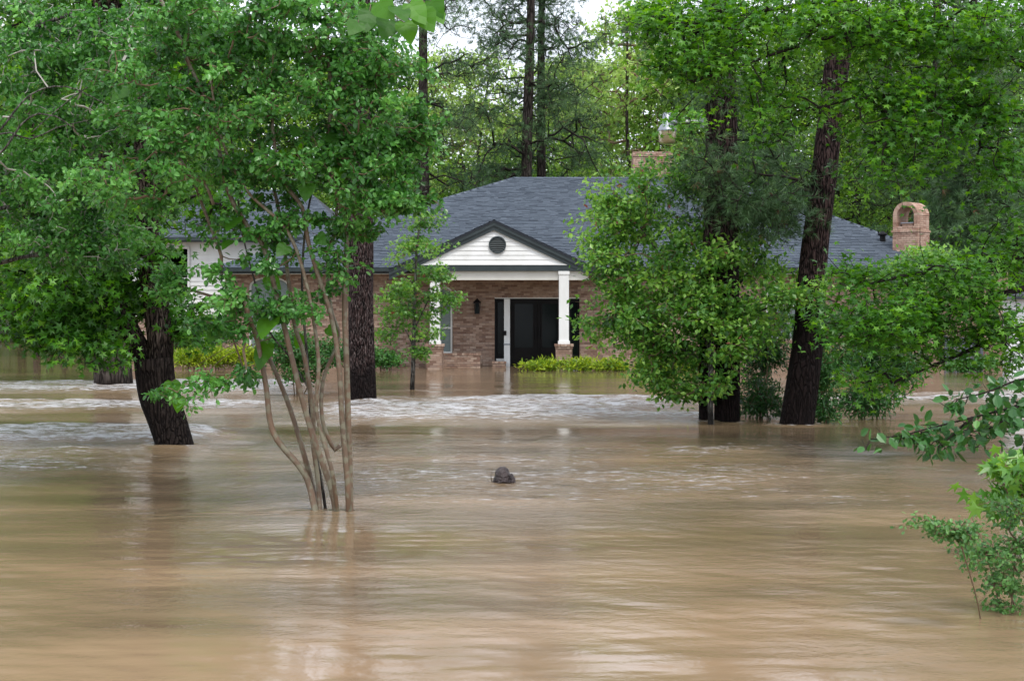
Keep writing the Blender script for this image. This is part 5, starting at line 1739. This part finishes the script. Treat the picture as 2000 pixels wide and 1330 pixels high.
# ------------------------------------------------------------------ background forest (shared meshes)
def proto_tree(kind, seed):
    """Local-space tree parts as meshes: trunk, branchwork, crown."""
    rng = np.random.default_rng(seed); pr = random.Random(seed)
    if kind == 'pine':
        Ht, r = 24.0, .32
        pts = [Vector((0, 0, -.6)), Vector((pr.uniform(-.3, .3), 0, 8)), Vector((pr.uniform(-.6, .6), 0, 16)), Vector((pr.uniform(-.8, .8), 0, Ht))]
        anchors = [p for p in resample(pts, .5) if p.z > 7]
        cl = []
        for k in range(95):
            z = 6.6 + 18 * rng.uniform(0, 1)
            rr = (1.2 + 2.9 * (1 - (z - 8) / 18)) * rng.uniform(.35, 1)
            a = rng.uniform(0, 2 * math.pi)
            cl.append((rr * math.cos(a), rr * math.sin(a), z))
        spec = dict(k=9, rc=.5, leaves=6, spread=.3, size=.34, tmpl='tuft', mat='l_needle', up=.2, flat=.5)
    else:
        Ht, r = {'tall': (20.0, .25), 'mid': (13.0, .16), 'pale': (12.0, .12), 'low': (7.0, .09)}[kind]
        pts = [Vector((0, 0, -.6)), Vector((pr.uniform(-.5, .5), pr.uniform(-.3, .3), Ht * .3)), Vector((pr.uniform(-1, 1), 0, Ht * .6)), Vector((pr.uniform(-1, 1), 0, Ht * .93))]
        anchors = [p for p in resample(pts, .4) if p.z > Ht * .15]
        n = {'tall': 210, 'mid': 140, 'pale': 120, 'low': 70}[kind]
        R_ = {'tall': 3.6, 'mid': 3.0, 'pale': 2.6, 'low': 2.1}[kind]
        cl = []
        zlo = {'tall': .14, 'mid': .12, 'pale': .12, 'low': .04}[kind] * Ht
        for k in range(n):
            z = rng.uniform(zlo, Ht); f = (z - zlo) / (Ht - zlo)
            rr = R_ * (math.sin(math.pi * (.15 + .78 * f)) ** .7) * rng.uniform(.15, 1) ** .6
            a = rng.uniform(0, 2 * math.pi)
            cl.append((rr * math.cos(a) * rng.uniform(.8, 1.2), rr * math.sin(a), z))
        spec = dict(k=7, rc=.42, leaves=11 if kind != 'pale' else 8, spread=.26, size=.20 if kind != 'low' else .15, tmpl='rhomb', mat='l_pale' if kind == 'pale' else 'l_back', up=.6, flat=.55)
    T, ct = [], []
    for c in cl:
        k = max(2, int(spec['k'] * rng.uniform(.6, 1.4)))
        T.append(np.array(c) + rng.normal(size=(k, 3)) * spec['rc'] * np.array([1, 1, spec['flat']])); ct.append(np.full(k, rng.normal(0, .17)))
    T = np.concatenate(T); ct = np.concatenate(ct)
    V, F_, D = branchwork(rng, anchors, T, .010 if kind != 'pine' else .012, maxr=.10)
    bw = mesh_from_np("branchwork", V, F_); bw.materials.append(M['twig_dark'] if kind != 'pale' else M['twig'])
    n = rng.poisson(spec['leaves'], len(T)).clip(1); I = np.repeat(np.arange(len(T)), n)
    P = T[I] + rng.normal(size=(len(I), 3)) * spec['spread'] * np.array([1, 1, .6])
    AX, SI, NO = leaf_frames(rng, D[I], spec['up'], .25)
    sz = spec['size'] * rng.uniform(.65, 1.35, len(I))
    ti = np.clip(.50 + ct[I] + rng.normal(0, .17, len(I)), 0, .93)
    cr = leaves_mesh("crown", spec['tmpl'], P, AX, SI, NO, sz, ti); cr.materials.append(M[spec['mat']])
    vs, fs = trunk_mesh(pts, r, r * .35, n=16, step=.5, knob=.06, seed=seed, flare=.15)
    tk = bpy.data.meshes.new("trunk"); tk.from_pydata(vs, [], fs); tk.polygons.foreach_set("use_smooth", [True] * len(tk.polygons)); tk.update()
    tk.materials.append(M['back_bark'])
    return tk, bw, cr


FOREST_N = {}


def place_tree(proto, name, label, px, Y, z=0.3, s=1.0, rz=0.0, group=None, cat="tree", sz=None, tilt=0):
    x = (px - 1000) / F * Y
    g = thing(name, label, cat, (x, Y, z), rz, group)
    g.scale = (s, s, sz or s)
    g.rotation_euler = (0, tilt, rz)
    for nm, me in zip(("trunk", "branchwork", "crown"), proto):
        o = bpy.data.objects.new(nm, me); COL.objects.link(o); o.parent = g
        if nm == "branchwork": o["kind"] = "stuff"
    return g


def build_forest():
    PN = [proto_tree('pine', 201), proto_tree('pine', 202)]
    TL = [proto_tree('tall', 211), proto_tree('tall', 212)]
    MD = [proto_tree('mid', 221), proto_tree('mid', 222)]
    PA = [proto_tree('pale', 231), proto_tree('pale', 232)]
    LO = [proto_tree('low', 241), proto_tree('low', 242)]
    rng = random.Random(77)
    # pines behind the ridge
    place_tree(PN[0], "pine_tree", "tall pine with thick dark trunk rising behind the middle of the roof ridge", 1032, 74, .3, 1.05, .4, tilt=math.radians(1.2))
    place_tree(PN[1], "pine_tree", "second slimmer pine close to the right of the thick pine behind the ridge", 1060, 77, .3, .95, 2.0)
    place_tree(PN[1], "pine_tree", "dark-trunked pine behind the roof's left slope, reaching the sky gap", 832, 72, .3, 1.0, 4.0)
    place_tree(PN[0], "pine_tree", "pine with slim dark trunk behind the arched chimney", 1830, 70, .3, .95, 1.3)
    place_tree(PN[1], "pine_tree", "needle-heavy pine right of the arched chimney", 1935, 64, -.2, .75, 3.3)
    rows = [
        # px, Y, kind, height factor, where it stands
        (-110, 92, TL, 1, "at the frame's far left edge"), (40, 90, TL, 1.1, "left of the stout back trunk"), (170, 95, TL, 1.1, "behind the stout back trunk"),
        (290, 91, TL, 1, "behind the leaning tree's fork"), (400, 96, TL, 1, "above the white side building"), (500, 90, MD, 1.35, "behind the crape myrtle's left stems"),
        (590, 95, MD, 1.35, "behind the crape myrtle's middle stems"), (680, 91, MD, 1.35, "just left of the centre pine trunk"), (765, 97, MD, 1.35, "just right of the centre pine trunk"),
        (850, 93, PA, 1.45, "behind the left pine of the sky gap"), (905, 84, LO, 1.5, "at the foot of the roof's left hip"), (945, 92, PA, 1.36, "left of the thick ridge pine"), (1000, 86, LO, 1.6, "left of the thick ridge pine, low"),
        (1085, 90, PA, 1.36, "right of the slim ridge pine"), (1120, 84, LO, 1.6, "right of the slim ridge pine, low"), (1165, 92, PA, 1.42, "between the ridge pines and the wide chimney"), (1225, 88, PA, 1.42, "just left of the yard light"),
        (1290, 94, PA, 1.6, "directly behind the yard light"), (1345, 88, MD, 1.35, "between the yard light and the twin trunks"), (1440, 96, TL, 1, "behind the twin pine trunks"), (1530, 90, TL, 1, "left of the leaning pine"),
        (1640, 88, MD, 1.35, "right of the leaning pine"), (1710, 96, TL, 1, "left of the arched chimney"), (1770, 86, MD, 1.3, "directly behind the arched chimney"), (1840, 92, TL, 1, "right of the arched chimney"), (1910, 86, MD, 1.3, "left of the upper right sky gap"), (1990, 96, TL, .9, "at the frame's right edge"), (2100, 90, TL, 1, "beyond the frame's right edge"),
        (100, 106, TL, 1, "deep behind the left water"), (330, 110, TL, 1, "deep behind the white side building"), (460, 105, PA, 1.6, "deep behind the left stems"), (630, 108, TL, .95, "deep behind the right stems"), (790, 110, PA, 1.42, "deep in the left part of the sky gap"), (890, 104, PA, 1.36, "deep left of the ridge pines"),
        (1000, 106, PA, 1.36, "deep behind the thick ridge pine"), (1110, 102, PA, 1.42, "deep right of the ridge pines"), (1215, 104, PA, 1.6, "deep behind the wide chimney"), (1390, 106, MD, 1.5, "deep behind the twin trunks"), (1500, 108, TL, 1, "deep left of the leaning pine"), (1600, 104, TL, 1, "deep behind the leaning pine"),
        (-20, 82, MD, 1.2, "leaning over the far left shore"), (120, 84, MD, 1.25, "on the shore behind the stout back trunk"), (240, 80, MD, 1.2, "on the shore left of the white side building"),
        (1690, 108, TL, 1, "deep left of the arched chimney"), (1800, 106, TL, 1, "deep behind the arched chimney"), (1950, 108, TL, .9, "deep at the right edge"),
    ]
    words = {id(TL): ("hardwood_tree", "tall green hardwood", "tall background hardwoods"),
             id(MD): ("hardwood_tree", "middle-sized green hardwood", "middle-sized background hardwoods"),
             id(PA): ("willow_tree", "airy pale green tree", "airy pale background trees"),
             id(LO): ("hardwood_tree", "low bushy green tree", "low background trees")}
    for i, (px, Y, pl, hs, where) in enumerate(rows):
        nm, lb, gr = words[id(pl)]
        s = rng.uniform(.93, 1.08)
        place_tree(pl[i % 2], nm, lb + " " + where, px, Y, .3, s * (1 + (hs - 1) * .75), rng.uniform(0, 6.28), gr, sz=s * hs)
    # low trees and bushes on the bank, filling the view under the crowns
    marks = [(0, "at the far left shore"), (100, "below the stout back trunk's crown"), (190, "behind the leaning tree"), (300, "left of the white side building")]
    for i in range(26):
        px = -30 + i * 82 if i > 4 else -20 + i * 80
        lb = "low green bush on the bank " + (marks[i][1] if i < 4 else "seen only as green between the trunks behind the houses")
        place_tree(LO[i % 2], "bank_bush", lb, px + rng.uniform(-15, 15), 84.5 + rng.uniform(0, 3), -.3, rng.uniform(.55, .8), rng.uniform(0, 6.28), "bushes along the far bank", "bush")
    # nearer mid-ground trees at the left and right of the house
    place_tree(MD[0], "hardwood_tree", "leafy tree behind the white side building at left", 330, 70, -.5, 1.0, 1.0)
    place_tree(MD[1], "hardwood_tree", "leafy tree standing in the water left of the white side building", 70, 62, -.5, .95, 2.0)
    place_tree(MD[0], "hardwood_tree", "bluish green tree behind the roof's right end", 1660, 74, 0, .95, 2.2)
    place_tree(MD[1], "hardwood_tree", "dense tree behind the arched chimney", 1790, 76, 0, .95, 5.2)
    place_tree(MD[1], "hardwood_tree", "leafy tree rising behind the left slope of the main roof", 700, 76, 0, .92, 0.3)
    place_tree(LO[1], "hardwood_tree", "bright low tree behind the left slope of the main roof", 840, 80, 0, 1.05, 0.3)
    place_tree(MD[0], "hardwood_tree", "green tree above the wide brick chimney", 1400, 78, 0, .95, 0.9)


def build_young_pine():
    Y = 62.0
    G = tree_thing("pine_tree", "needle-covered pine beyond the roof's right end beside the arched chimney", "tree", at(1905, 694, Y))
    tr = [(1905, 710), (1903, 600), (1898, 500), (1890, 400), (1885, 300), (1880, 180), (1880, 60)]
    add_trunk("trunk", poly_pts(tr, Y), .2, .08, M['pine_bark_dry'], G, n=12, step=.3, knob=.05, seed=171, flare=.05)
    anchors = [p for p in resample(poly_pts(tr, Y), .3) if p.z > 2.6]
    blobs = [(1885, 330, Y, 80, 50, 1.6, 16), (1845, 420, Y, 60, 45, 1.6, 16), (1940, 410, Y, 70, 60, 1.6, 18), (1880, 490, Y, 90, 35, 1.6, 18), (1960, 520, Y, 60, 50, 1.4, 12), (1860, 240, Y, 60, 50, 1.5, 12), (1900, 140, Y, 50, 50, 1.3, 9)]
    crown(G, anchors, blobs, 'tuft', M['l_needle'], .42, leaves=6, per=8, rc=.5, seed=172, spread=.3, tip=.007, bm='twig_dark', maxr=.05, up=.2, droop=.1)
    bush("hardwood_tree", "yellow-green young tree at the foot of the arched chimney", "tree", at(1800, 735, 44), [(1815, 500, 44, 36, 20, .8, 12), (1775, 528, 44, 30, 14, .6, 7), (1800, 540, 44, 60, 40, .8, 18), (1740, 545, 44, 40, 24, .6, 9)], 'rhomb', M['l_oak'], .13, per=8, leaves=12, rc=.2, spread=.15, seed=173, tbias=.15)


def build_distant_woods():
    """The wood beyond the last countable trees: one mass of foliage and stems."""
    rng = np.random.default_rng(404)
    n = 12500
    X = rng.uniform(-85, 95, n); Y = rng.uniform(114, 138, n)
    top = 8 + 6 * vnoise(X * .16, Y * .1, 61) + 3 * vnoise(X * .5, Y * .3, 62)
    Z = .2 + (top + .8) * rng.uniform(0, 1, n) ** 1.15
    T = np.stack([X, Y, Z], -1)
    ct = (vnoise(X * .8, Z * .8 + Y, 63) - .5) * .5
    k = 9; I = np.repeat(np.arange(n), k)
    P = T[I] + rng.normal(size=(len(I), 3)) * np.array([.55, .55, .38])
    AX, SI, NO = leaf_frames(rng, rng.normal(size=(len(I), 3)), .7, .2)
    ti = np.clip(.42 + ct[I] + rng.normal(0, .15, len(I)), 0, .93)
    o = link_mesh("distant_woods", leaves_mesh("distant_woods", 'rhomb', P, AX, SI, NO, .46 * rng.uniform(.6, 1.4, len(I)), ti), M['l_back'])
    tag(o, "green mass of the wood far beyond the flood water", kind="stuff")


# ------------------------------------------------------------------ build everything
build_ground()
build_house()
build_left_wing()
build_right_side()
build_lantern()
build_yard_light()
build_crape()
build_left_crape()
build_leaning_tree()
build_back_trunk()
build_center_pine()
build_big_leaf()
build_sapling()
build_twin_pine()
build_leaning_pine()
build_oak_mass()
build_bushes()
build_right_trees()
build_young_pine()
build_forest()
build_distant_woods()
build_stump()
build_water()
print("TRIS", sum(sum(len(p.vertices) - 2 for p in m.polygons) for m in bpy.data.meshes), "single bricks", BRICK_SINGLE[0], "objects", len(bpy.data.objects))
